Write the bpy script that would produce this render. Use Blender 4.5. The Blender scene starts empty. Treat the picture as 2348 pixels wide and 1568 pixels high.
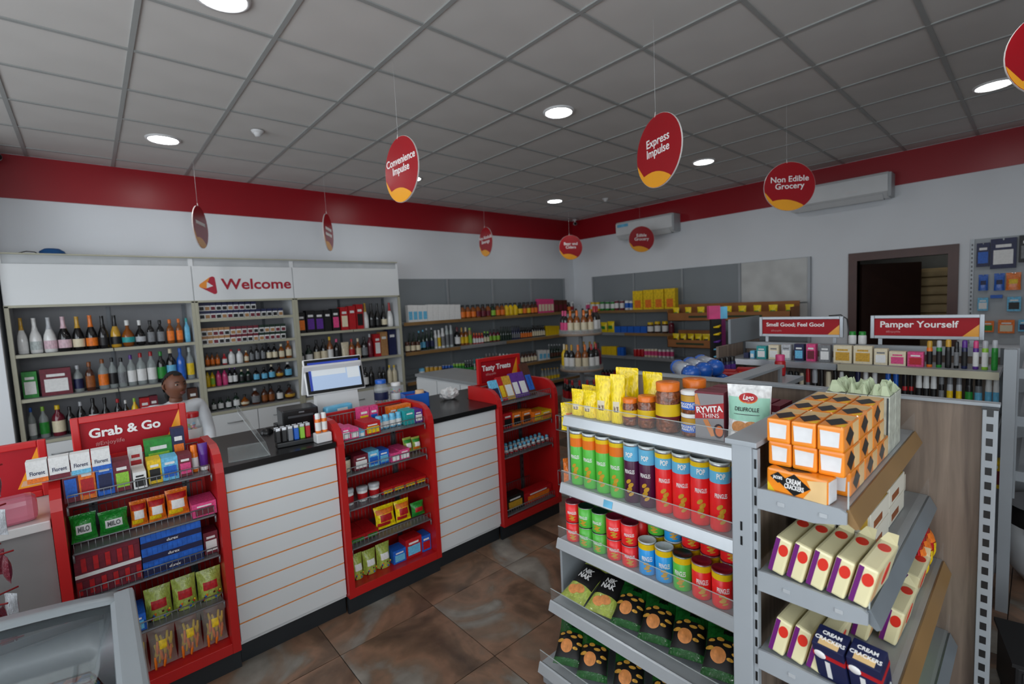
# Convenience-store interior, built object by object.  X runs along the liquor wall, Y towards it, Z up; metres.
import bpy, bmesh, math, random
from mathutils import Matrix, Vector
random.seed(7)
S = bpy.context.scene
COL = S.collection

# ---------------------------------------------------------------- camera, world, light, exposure
FPX = 1084.44
yaw, pit, rol = math.radians(41.667), math.radians(-4.632), math.radians(-2.775)
Fw = Vector((math.sin(yaw)*math.cos(pit), math.cos(yaw)*math.cos(pit), math.sin(pit)))
Rt = Vector((math.cos(yaw), -math.sin(yaw), 0)); Up = Rt.cross(Fw)
R2 = math.cos(rol)*Rt + math.sin(rol)*Up; U2 = -math.sin(rol)*Rt + math.cos(rol)*Up
cam_data = bpy.data.cameras.new('camera'); cam = bpy.data.objects.new('camera', cam_data); COL.objects.link(cam)
mw = Matrix((R2, U2, -Fw)).transposed().to_4x4(); mw.translation = Vector((-.318, -2.901, 1.68)); cam.matrix_world = mw
cam_data.sensor_width = 36; cam_data.lens = FPX*36/2348; cam_data.clip_start = .05
cam_data.dof.use_dof = True; cam_data.dof.focus_distance = 1.75; cam_data.dof.aperture_fstop = 2.6
S.camera = cam

W = bpy.data.worlds.new('world'); S.world = W; W.use_nodes = True
W.node_tree.nodes['Background'].inputs[0].default_value = (.72, .82, 1, 1)
W.node_tree.nodes['Background'].inputs[1].default_value = .6
S.view_settings.view_transform = 'Standard'; S.view_settings.look = 'None'
S.view_settings.gamma = 1; S.view_settings.use_curve_mapping = False
S.view_settings.exposure = -.25
S.cycles.use_denoising = True
S.cycles.max_bounces = 6; S.cycles.diffuse_bounces = 3; S.cycles.glossy_bounces = 2
S.cycles.use_adaptive_sampling = True; S.cycles.adaptive_threshold = .12; S.cycles.adaptive_min_samples = 16; S.cycles.light_sampling_threshold = .03
S.cycles.transmission_bounces = 2; S.cycles.transparent_max_bounces = 6
S.cycles.caustics_reflective = False; S.cycles.caustics_refractive = False
S.cycles.sample_clamp_indirect = 4

def area(name, loc, size, energy, color, aim):
    d = bpy.data.lights.new(name, 'AREA'); d.shape = 'RECTANGLE'; d.size, d.size_y = size; d.energy = energy; d.color = color
    o = bpy.data.objects.new(name, d); COL.objects.link(o); o.location = loc
    o.rotation_euler = Vector(aim).to_track_quat('-Z', 'Y').to_euler()
    return o
# daylight entering through the glazed shop front (X = -2.6) and the glazed entrance side (Y = -4.6)
area('daylight_shop_front', (-2.75, -1.2, 1.5), (5.4, 2.4), 150, (.9, .96, 1), (1, 0, -.3))
area('daylight_entrance', (-.9, -4.75, 1.5), (2.8, 2.4), 95, (.9, .96, 1), (0, 1, -.22))
# ---------------------------------------------------------------- helpers
def lin(c):
    c = c/255
    return c/12.92 if c <= .04045 else ((c+.055)/1.055)**2.4
def hexc(h):
    return (lin(int(h[0:2], 16)), lin(int(h[2:4], 16)), lin(int(h[4:6], 16)), 1)
MATS = {}
def M(name, h=None, rough=.5, metal=0, emit=0, alpha=1, var=.05, scale=9, trans=0, coat=0, spec=.5, bump=0):
    if name in MATS: return MATS[name]
    m = bpy.data.materials.new(name); MATS[name] = m; m.use_nodes = True
    nt = m.node_tree; b = nt.nodes['Principled BSDF']; c = hexc(h)
    b.inputs['Base Color'].default_value = c
    b.inputs['Roughness'].default_value = rough; b.inputs['Metallic'].default_value = metal
    b.inputs['Alpha'].default_value = alpha; b.inputs['Transmission Weight'].default_value = trans
    b.inputs['Coat Weight'].default_value = coat; b.inputs['Specular IOR Level'].default_value = spec
    if emit:
        b.inputs['Emission Color'].default_value = c; b.inputs['Emission Strength'].default_value = emit
    if var:
        tc = nt.nodes.new('ShaderNodeTexCoord'); nz = nt.nodes.new('ShaderNodeTexNoise')
        nz.inputs['Scale'].default_value = scale; nz.inputs['Detail'].default_value = 1.5
        hs = nt.nodes.new('ShaderNodeHueSaturation'); hs.inputs['Color'].default_value = c
        mr = nt.nodes.new('ShaderNodeMapRange'); mr.inputs[1].default_value = .3; mr.inputs[2].default_value = .7
        mr.inputs[3].default_value = 1-var; mr.inputs[4].default_value = 1+var
        nt.links.new(tc.outputs['Object'], nz.inputs['Vector']); nt.links.new(nz.outputs['Fac'], mr.inputs[0])
        nt.links.new(mr.outputs[0], hs.inputs['Value']); nt.links.new(hs.outputs[0], b.inputs['Base Color'])
        if bump:
            bp = nt.nodes.new('ShaderNodeBump'); bp.inputs['Strength'].default_value = bump; bp.inputs['Distance'].default_value = .01
            nt.links.new(nz.outputs['Fac'], bp.inputs['Height']); nt.links.new(bp.outputs[0], b.inputs['Normal'])
    return m
# product palette: letter -> (word, hex)
PAL = {'K': ('black', '0d0c0d'), 'W': ('white', 'e4e4e2'), 'R': ('red', 'b3121a'), 'M': ('maroon', '6b1528'), 'P': ('pink', 'd8447f'),
       'O': ('orange', 'e8761c'), 'Y': ('yellow', 'e6c00f'), 'G': ('green', '1f8a2e'), 'D': ('dark green', '0c2a1c'), 'B': ('blue', '1a5fc0'),
       'N': ('navy', '141c48'), 'T': ('teal', '249a9a'), 'A': ('amber', '8a4a12'), 'C': ('clear', 'b9c2c0'), 'S': ('silver', 'b5b8bc'),
       'Z': ('grey', '77797c'), 'V': ('purple', '5a2a8c'), 'E': ('cream', 'ded2b4'), 'L': ('lime', '8fc43a'), 'Q': ('light blue', '68b8dc'),
       'H': ('brown', '4a2412'), 'J': ('gold', 'c99a2c'), 'U': ('tan', 'a97c4e'), 'F': ('pale pink', 'd6b6c0'),
       'g': ('bright green', '57bd40'), 'r': ('bright red', 'ee2426'), 'b': ('bright blue', '2a9ee6'), 'd': ('bottle green', '14561f')}
def glass(k): # bottle glass
    if k == 'C': return M('clear_bottle_glass', 'b9c2c0', .06, alpha=.42, var=0)
    return M('bottle_glass_'+PAL[k][0].replace(' ', '_'), PAL[k][1], .12, coat=.4, var=.04)
def paper(k): return M('print_'+PAL[k][0].replace(' ', '_'), PAL[k][1], .5, var=.06 if k in 'WE' else .2, scale=11)
def foil(k): return M('film_'+PAL[k][0].replace(' ', '_'), {'Y': 'f7d902', 'L': 'a3b14e'}.get(k, PAL[k][1]), .3, coat=.25, var=.22, scale=9, bump=.4)
def plast(k): return M('plastic_'+PAL[k][0].replace(' ', '_'), PAL[k][1], .32, var=.03)

def link(name, data, parent=None, loc=(0, 0, 0), rot=(0, 0, 0), scale=(1, 1, 1), mat=None):
    o = bpy.data.objects.new(name, data); COL.objects.link(o)
    if parent is not None: o.parent = parent
    o.location = loc; o.rotation_euler = rot; o.scale = scale
    if mat is not None and data is not None:
        if not data.materials: data.materials.append(None)
        if data.materials[0] is None and data.users == 1: pass
        o.material_slots[0].link = 'OBJECT'; o.material_slots[0].material = mat
    return o
def tag(o, label, cat, group=None):
    o['label'] = label; o['category'] = cat
    if group: o['group'] = group
    return o
def thing(name, label, cat, loc=(0, 0, 0), rz=0, group=None):
    return tag(link(name, None, None, loc, (0, 0, rz)), label, cat, group)
def struct(o, label=None):
    o['kind'] = 'structure'
    if label: o['label'] = label
    return o
class MB:
    """collects shapes into one mesh"""
    def __init__(s): s.v = []; s.f = []; s.sm = []
    def add(s, v, f, smooth=False):
        n = len(s.v); s.v += [tuple(p) for p in v]; s.f += [tuple(i+n for i in q) for q in f]; s.sm += [smooth]*len(f); return s
    def box(s, x0, x1, y0, y1, z0, z1):
        return s.add([(x0,y0,z0),(x1,y0,z0),(x1,y1,z0),(x0,y1,z0),(x0,y0,z1),(x1,y0,z1),(x1,y1,z1),(x0,y1,z1)],
                     [(0,3,2,1),(4,5,6,7),(0,1,5,4),(1,2,6,5),(2,3,7,6),(3,0,4,7)])
    def rbox(s, x0, x1, y0, y1, z0, z1, r=.004, seg=2):
        bm = bmesh.new(); bmesh.ops.create_cube(bm, size=1)
        for v in bm.verts: v.co = Vector(((x0+x1)/2+v.co.x*(x1-x0), (y0+y1)/2+v.co.y*(y1-y0), (z0+z1)/2+v.co.z*(z1-z0)))
        bmesh.ops.bevel(bm, geom=bm.edges[:], offset=min(r, .45*min(x1-x0, y1-y0, z1-z0)), segments=seg, profile=.6, affect='EDGES')
        bm.verts.index_update()
        s.add([v.co[:] for v in bm.verts], [[v.index for v in f.verts] for f in bm.faces], False); bm.free(); return s
    def lathe(s, prof, seg=16, cx=0, cy=0, sq=0, smooth=True):
        v = []; f = []; n = len(prof)
        for i in range(seg):
            a = 2*math.pi*(i+.5)/seg; k = 1
            if sq: k = min(1.28, 1/max(abs(math.cos(a)), abs(math.sin(a)))**sq)
            for r, z in prof: v.append((cx+r*k*math.cos(a), cy+r*k*math.sin(a), z))
        for i in range(seg):
            j = (i+1) % seg
            for q in range(n-1): f.append((i*n+q, j*n+q, j*n+q+1, i*n+q+1))
        return s.add(v, f, smooth)
    def tube(s, pts, r, seg=6, smooth=True):
        v = []; f = []
        pts = [Vector(p) for p in pts]
        for i, p in enumerate(pts):
            d = (pts[min(i+1, len(pts)-1)]-pts[max(i-1, 0)]).normalized()
            a = d.orthogonal().normalized(); b = d.cross(a)
            rr = r[i] if isinstance(r, (list, tuple)) else r
            if i and v:
                pa = Vector(v[-seg])-pts[i-1]; pa = pa-d*pa.dot(d)
                if pa.length > 1e-6: a = pa.normalized(); b = d.cross(a)
            for k in range(seg):
                t = 2*math.pi*k/seg; v.append(tuple(p+rr*(math.cos(t)*a+math.sin(t)*b)))
        for i in range(len(pts)-1):
            for k in range(seg): f.append((i*seg+k, i*seg+(k+1) % seg, (i+1)*seg+(k+1) % seg, (i+1)*seg+k))
        f.append(tuple(range(seg))[::-1]); f.append(tuple((len(pts)-1)*seg+k for k in range(seg)))
        return s.add(v, f, smooth)
    def prism(s, poly, a0, a1, axis='X'):
        """extrude polygon (list of 2D) along axis from a0 to a1"""
        n = len(poly); P = {'X': lambda p, a: (a, p[0], p[1]), 'Y': lambda p, a: (p[0], a, p[1]), 'Z': lambda p, a: (p[0], p[1], a)}[axis]
        return s.add([P(p, a0) for p in poly]+[P(p, a1) for p in poly],
                     [tuple(range(n))[::-1], tuple(range(n, 2*n))]+[(i, (i+1) % n, n+(i+1) % n, n+i) for i in range(n)])
    def mesh(s, name):
        m = bpy.data.meshes.new(name); m.from_pydata(s.v, [], s.f)
        for p, q in zip(m.polygons, s.sm): p.use_smooth = q
        bm = bmesh.new(); bm.from_mesh(m); bmesh.ops.recalc_face_normals(bm, faces=bm.faces); bm.to_mesh(m); bm.free()
        return m
    def obj(s, name, mat, parent=None, loc=(0, 0, 0), rot=(0, 0, 0)):
        m = s.mesh(name); m.materials.append(mat); return link(name, m, parent, loc, rot)
def box(name, mat, b, parent=None, r=0, loc=(0, 0, 0), rot=(0, 0, 0)):
    mb = MB(); (mb.rbox(*b, r) if r else mb.box(*b)); return mb.obj(name, mat, parent, loc, rot)

UNIT = {}
def unit(key, fn):
    if key not in UNIT:
        m = fn().mesh(key); m.materials.append(None); UNIT[key] = m
    return UNIT[key]
ORD = 'first second third fourth fifth sixth seventh eighth ninth tenth eleventh twelfth thirteenth fourteenth fifteenth sixteenth seventeenth eighteenth nineteenth twentieth'.split()
ORD += ['twenty-'+w for w in ORD[:9]]+['thirtieth']+['thirty-'+w for w in ORD[:9]]+['fortieth']+['forty-'+w for w in ORD[:9]]+['fiftieth']

# text -> mesh (cached), lies in XZ plane facing -Y, origin at centre
TXT = {}
def text_mesh(s, size, bold=.0, italic=0):
    k = (s, size, bold, italic)
    if k not in TXT:
        c = bpy.data.curves.new('lettering', 'FONT'); c.body = s; c.size = size; c.align_x = 'CENTER'; c.align_y = 'CENTER'
        c.offset = bold*size; c.extrude = .0006; c.resolution_u = 3; c.shear = italic; c.space_line = .85
        t = bpy.data.objects.new('lettering', c); COL.objects.link(t)
        m = bpy.data.meshes.new_from_object(t.evaluated_get(bpy.context.evaluated_depsgraph_get()))
        bpy.data.objects.remove(t); bpy.data.curves.remove(c)
        for v in m.vertices: x, y, z = v.co; v.co = (x, -z, y)
        m.materials.clear(); m.materials.append(None); TXT[k] = m
    return TXT[k]
def text(s, size, mat, parent, loc, rz=0, rx=0, ry=0, bold=.02, italic=0, name='lettering', wrap=0, sx=1):
    m = text_mesh(s, size, bold, italic)
    if wrap:
        m = m.copy()
        for v in m.vertices:
            a = v.co.x*sx/wrap; rr = wrap-v.co.y; v.co = (rr*math.sin(a), -rr*math.cos(a), v.co.z)
        sx = 1
    return link(name, m, parent, loc, (rx, ry, rz), (sx, 1, 1), mat)

# ---------------------------------------------------------------- product kinds (unit meshes scaled per object)
BODY = {'champ': [(0,0),(.44,0),(.5,.03),(.5,.38),(.44,.50),(.24,.66),(.16,.76),(.15,.99),(0,.99)],
        'spirit': [(0,0),(.46,0),(.5,.02),(.5,.58),(.42,.67),(.19,.77),(.16,.9),(0,.9)],
        'square': [(0,0),(.37,0),(.39,.02),(.39,.60),(.3,.68),(.15,.76),(.14,.9),(0,.9)],
        'flask': [(0,0),(.3,0),(.42,.06),(.5,.25),(.48,.42),(.32,.58),(.14,.68),(.13,.88),(0,.88)],
        'wine': [(0,0),(.47,0),(.5,.02),(.5,.58),(.42,.66),(.18,.75),(.16,.99),(0,.99)],
        'beer': [(0,0),(.46,0),(.5,.02),(.5,.48),(.40,.58),(.19,.76),(.17,.96),(0,.96)],
        'bottle': [(0,0),(.46,0),(.5,.02),(.5,.6),(.38,.72),(.24,.8),(.23,.92),(0,.92)],
        'jar': [(0,0),(.46,0),(.5,.03),(.5,.74),(.42,.80),(.42,.85),(0,.85)],
        'can': [(0,0),(.42,0),(.5,.06),(.5,.90),(.44,.96),(0,.96)],
        'slim': [(0,0),(.44,0),(.5,.02),(.5,.68),(.32,.8),(.28,.92),(0,.92)],
        'spray': [(0,0),(.46,0),(.5,.02),(.5,.70),(.42,.76),(0,.76)],
        'roll': [(0,0),(.44,0),(.5,.03),(.5,.58),(.4,.62),(0,.62)],
        'tub': [(0,0),(.40,0),(.42,.02),(.48,.8),(0,.8)],
        'btl': [(0,0),(.44,0),(.5,.03),(.5,.66),(.40,.74),(0,.74)]}
BODY['mini'] = BODY['spirit']
CAP = {'champ': [(.255,.66),(.185,.76),(.175,.97),(.19,.985),(.19,1),(0,1)], 'spirit': [(.2,.86),(.2,.99),(.18,1),(0,1)], 'square': [(.19,.84),(.19,.99),(.17,1),(0,1)],
       'flask': [(.17,.8),(.18,.99),(.15,1),(0,1)], 'wine': [(.20,.77),(.19,.99),(0,1)], 'beer': [(.21,.90),(.22,.985),(.18,1),(0,1)],
       'bottle': [(.28,.84),(.28,.99),(.25,1),(0,1)], 'jar': [(.48,.78),(.48,.98),(.45,1),(0,1)], 'can': [(.46,.955),(.46,.99),(.42,1),(.40,.985),(0,.985)],
       'slim': [(.33,.86),(.33,.99),(0,1)], 'spray': [(.45,.73),(.45,.93),(.36,.99),(0,1)], 'roll': [(.47,.58),(.49,.9),(.4,.99),(0,1)],
       'tub': [(.52,.78),(.52,.98),(.5,1),(0,1)], 'btl': [(.43,.70),(.43,.97),(.38,1),(0,1)]}
CAP['mini'] = CAP['spirit']
LAB = {'champ': (.10, .34), 'spirit': (.13, .50), 'square': (.12, .52), 'flask': (.16, .36), 'wine': (.12, .48), 'beer': (.12, .40), 'bottle': (.10, .50), 'jar': (.14, .64),
       'can': (.22, .74), 'slim': (.10, .58), 'spray': (.10, .60), 'roll': (.1, .5), 'tub': (.15, .6), 'btl': (.12, .55), 'mini': (.13, .5)}
NOUN = {'champ': 'sparkling wine bottle', 'spirit': 'spirits bottle', 'square': 'square spirits bottle', 'flask': 'round-bellied bottle', 'wine': 'wine bottle', 'beer': 'long-necked bottle',
        'bottle': 'sauce bottle', 'jar': 'jar', 'can': 'can', 'slim': 'slim bottle', 'mini': 'small bottle', 'spray': 'spray bottle', 'roll': 'deodorant stick', 'tub': 'tub', 'btl': 'small bottle',
        'gift': 'gift box', 'packs': 'cigarette pack', 'carton': 'carton', 'cube': 'perfume box', 'tin': 'upright pack', 'pk': 'packet', 'ctn': 'display carton',
        'bag': 'bag', 'pouch': 'pouch', 'bagY': 'bag', 'pouchb': 'pouch', 'flat': 'flat packet', 'bar': 'chocolate bar', 'egg': 'egg figure', 'tube': 'cream tube'}
NAME = {'champ': 'champagne_bottle', 'spirit': 'spirits_bottle', 'square': 'spirits_bottle', 'flask': 'spirits_bottle', 'wine': 'wine_bottle', 'beer': 'beer_bottle', 'bottle': 'sauce_bottle',
        'jar': 'jar', 'can': 'drink_can', 'slim': 'drink_bottle', 'mini': 'spirits_bottle', 'spray': 'spray_bottle', 'roll': 'deodorant_stick', 'tub': 'plastic_tub', 'btl': 'small_bottle',
        'gift': 'gift_box', 'packs': 'cigarette_pack', 'carton': 'drink_carton', 'cube': 'perfume_box', 'tin': 'food_box', 'pk': 'product_box', 'ctn': 'display_carton', 'bag': 'snack_bag',
        'pouch': 'candy_pouch', 'bagY': 'snack_bag', 'pouchb': 'gift_pouch', 'flat': 'snack_packet', 'bar': 'chocolate_bar', 'egg': 'egg_figure'}
CATG = {'champ': 'bottle', 'spirit': 'bottle', 'square': 'bottle', 'flask': 'bottle', 'wine': 'bottle', 'beer': 'bottle', 'bottle': 'bottle', 'jar': 'jar', 'can': 'can', 'slim': 'bottle',
        'mini': 'bottle', 'spray': 'bottle', 'roll': 'deodorant', 'tub': 'tub', 'btl': 'bottle', 'gift': 'box', 'packs': 'pack', 'carton': 'carton', 'cube': 'box', 'tin': 'box', 'pk': 'box',
        'ctn': 'carton', 'bag': 'bag', 'pouch': 'pouch', 'bagY': 'bag', 'pouchb': 'pouch', 'flat': 'packet', 'bar': 'chocolate bar', 'egg': 'toy'}
DEPTH = {'gift': .10, 'packs': .022, 'carton': .07, 'cube': .05, 'tin': .10, 'pk': .07, 'ctn': .16, 'bag': .05, 'pouch': .055, 'bagY': .06, 'pouchb': .05, 'flat': .10, 'bar': .014}

def bag_fn(style):
    """front surface half-depth at u,v in [-1,1]x[0,1] (unit depth 1)"""
    def d(u, v):
        e = max(0, 1-abs(u)**3.2)
        if style == 'pouch': s = min(1, (1-v)*2.2)**.8*(.62+.38*min(1, (1-v)*1.3)) if v > .12 else .95
        else: s = math.sin(math.pi*min(1, max(0, (v-.07)/.86)))**.55 if .07 < v < .93 else 0
        return .5*e*s+.012
    return d
def bag_xz(style, u, v):
    w = .5
    if style == 'pouch': w = .5-.03*math.sin(v*3)
    else: w = .5-.05*math.sin(math.pi*v)
    return u*w, v
def bag_mesh(style, patch=None):
    d = bag_fn(style); mb = MB(); nu, nv = 10, 14
    u0, u1, v0, v1 = patch or (-1, 1, 0, 1)
    for side in ((-1, 1) if not patch else (-1,)):
        v = []; f = []
        for i in range(nu+1):
            for j in range(nv+1):
                u = u0+(u1-u0)*i/nu; t = v0+(v1-v0)*j/nv; x, z = bag_xz(style, u, t)
                wr = .02*math.sin(9*u+5*t)*math.sin(7*t*2+3*u)*(1 if .08 < t < .92 else 0)
                v.append((x, side*(d(u, t)+wr*min(1, d(u, t)*4)+(.012 if patch else 0)), z))
        for i in range(nu):
            for j in range(nv): f.append((i*(nv+1)+j, (i+1)*(nv+1)+j, (i+1)*(nv+1)+j+1, i*(nv+1)+j+1))
        mb.add(v, f, True)
    return mb
ucube = lambda: MB().box(-.5, .5, -.5, .5, 0, 1)
def product(kind, cols, loc, w, h, rz=0, label='', group=None, depth=None, rx=0, name=None, panel=None, parts=True, ry=0):
    """one product standing at loc (base centre); front is local -Y"""
    k = kind; c = cols+cols[-1]*3; dp = depth or DEPTH.get(k, w)
    if k in BODY:
        sq = .8 if k == 'square' else 0
        bm = unit('body_'+k, lambda: MB().lathe(BODY[k], 14, sq=sq))
        mat = {'can': plast, 'spray': plast, 'roll': plast, 'tub': plast, 'btl': plast, 'slim': plast}.get(k, glass)(c[0])
        o = link(name or NAME[k], bm, None, loc, (rx, ry, rz), (w, w, h), mat)
        if parts:
            link('cap', unit('cap_'+k, lambda: MB().lathe(CAP[k], 12)), o, mat=(foil if k in ('champ', 'wine') else plast)(c[1]))
            z0, z1 = LAB[k]; r = (.395 if k == 'square' else max(r for r, z in BODY[k])) + .008
            if k == 'tub': pr = [(.45, z0), (.485, z1)]
            elif k == 'flask': pr = [(.485, z0), (.512, .25), (.505, z1)]
            else: pr = [(r, z0), (r, z1)]
            link('label', unit('label_'+k, lambda: MB().lathe(pr, 14, sq=sq)), o, mat=paper(c[2]))
    elif k in ('bag', 'pouch', 'bagY', 'pouchb'):
        st = 'pouch' if k in ('pouch', 'pouchb') else 'pillow'
        o = link(name or NAME[k], unit('bagbody_'+st, lambda: bag_mesh(st)), None, loc, (rx, ry, rz), (w, dp, h), foil(c[0]))
        if k == 'bag' and c[:2] in ('OW', 'RY', 'YR', 'LW') and not panel:
            link('upper_print', unit('bagup', lambda: bag_mesh('pillow', (-.9, .9, .64, .86))), o, mat=paper({'O': 'R', 'R': 'O', 'Y': 'O', 'L': 'G'}[c[0]])); link('lower_print', unit('bagdown', lambda: bag_mesh('pillow', (-.9, .4, .12, .28))), o, mat=paper({'O': 'Y', 'R': 'Y', 'Y': 'R', 'L': 'O'}[c[0]]))
        pt = panel or ((-.62, .62, .3, .62) if st == 'pillow' else (-.6, .6, .36, .62))
        link('label', unit('bagpatch_%s_%s' % (st, pt), lambda: bag_mesh(st, pt)), o, mat=paper(c[1]))
    elif k == 'egg':
        o = link(name or NAME[k], unit('egg', lambda: MB().lathe([(0,0),(.3,0),(.42,.15),(.45,.35),(.36,.55),(.25,.62),(0,.62)], 12)), None, loc, (0, 0, rz), (w, w, h), plast(c[0]))
        link('head', unit('egghead', lambda: MB().lathe([(0,.58),(.25,.6),(.34,.75),(.26,.93),(0,1)], 12)), o, mat=plast(c[1]))
        link('base_band', unit('eggband', lambda: MB().lathe([(.40,.06),(.46,.14),(.47,.3)], 12)), o, mat=plast('R'))
    else:
        o = link(name or NAME[k], unit('cube', ucube), None, loc, (rx, ry, rz), (w, dp, h), paper(c[0]))
        if k == 'packs':
            link('lid', unit('packlid', lambda: MB().box(-.505, .505, -.53, .53, .66, 1.005)), o, mat=paper(c[1]))
            link('label', unit('packlabel', lambda: MB().box(-.4, .4, -.54, -.5, .08, .5)), o, mat=paper('UKM'[hash(round(loc[0]*97)) % 3]))
        elif parts:
            x0, x1, z0, z1 = panel or ((-.38, .38, .14, .62) if k != 'tin' else (-.3, .3, .1, .5))
            if k in ('pk', 'gift', 'cube') and h > .06 and not panel: link('print_strip', unit('strip', lambda: MB().box(-.3, .3, -.512, -.5, .70, .80)), o, mat=paper('W' if c[0] not in 'WECS' else c[1] if c[1] not in 'WECS' else 'Z'))
            link('label', unit('panel_%s' % ((x0, x1, z0, z1),), lambda: MB().box(x0, x1, -.5-.004/max(dp, .02), -.5, z0, z1)), o, mat=paper(c[1]))
    if label: tag(o, label, CATG[k], group)
    return o
def describe(kind, cols):
    c = cols+cols[-1]*3; n = lambda x: PAL[x][0]
    if kind in BODY:
        if kind == 'can': return f"{n(c[0])} can"+('' if c[2] == c[0] else f" with {n(c[2])} band")
        return f"{n(c[0])} {NOUN[kind]} with {n(c[2])} label" if c[2] != c[0] else f"{n(c[0])} {NOUN[kind]} with {n(c[1])} cap"
    if kind == 'egg': return 'white egg figure with light blue top'
    return f"{n(c[0])} {NOUN[kind]}"+('' if c[1] == c[0] else f" with {n(c[1])} panel")
def rows(items, axis, plane, z, shelf, group, lo, hi, rev=False, stack=None, gap=.002):
    """put a measured row of products on a shelf: items are (kind, position, height, width, colours)"""
    it = sorted(items, key=lambda t: -t[1] if rev else t[1])
    P = [min(max(t[1], lo+t[3]/2*.8), hi-t[3]/2*.8) for t in it]
    for i, t in enumerate(it):
        g = min([abs(P[i]-P[j]) for j in (i-1, i+1) if 0 <= j < len(it)]+[9])
        nb = [it[j][3] for j in (i-1, i+1) if 0 <= j < len(it)]
        w = t[3]
        for j in (i-1, i+1):
            if 0 <= j < len(it):
                d = abs(P[i]-P[j]); tot = (t[3]+it[j][3])/2
                if tot > d-gap: w = min(w, t[3]*max(.2, (d-gap)/tot))
        w = min(w, 2*(P[i]-lo), 2*(hi-P[i]))
        if w <= .012: w = .012
        loc, rz = ((P[i], plane, z), 0) if axis == 'Y' else ((plane, P[i], z), -math.pi/2)
        product(t[0], t[4], loc, w, t[2], rz, f"{describe(t[0], t[4])}, {ORD[i]} from left, {shelf}", group)
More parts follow.
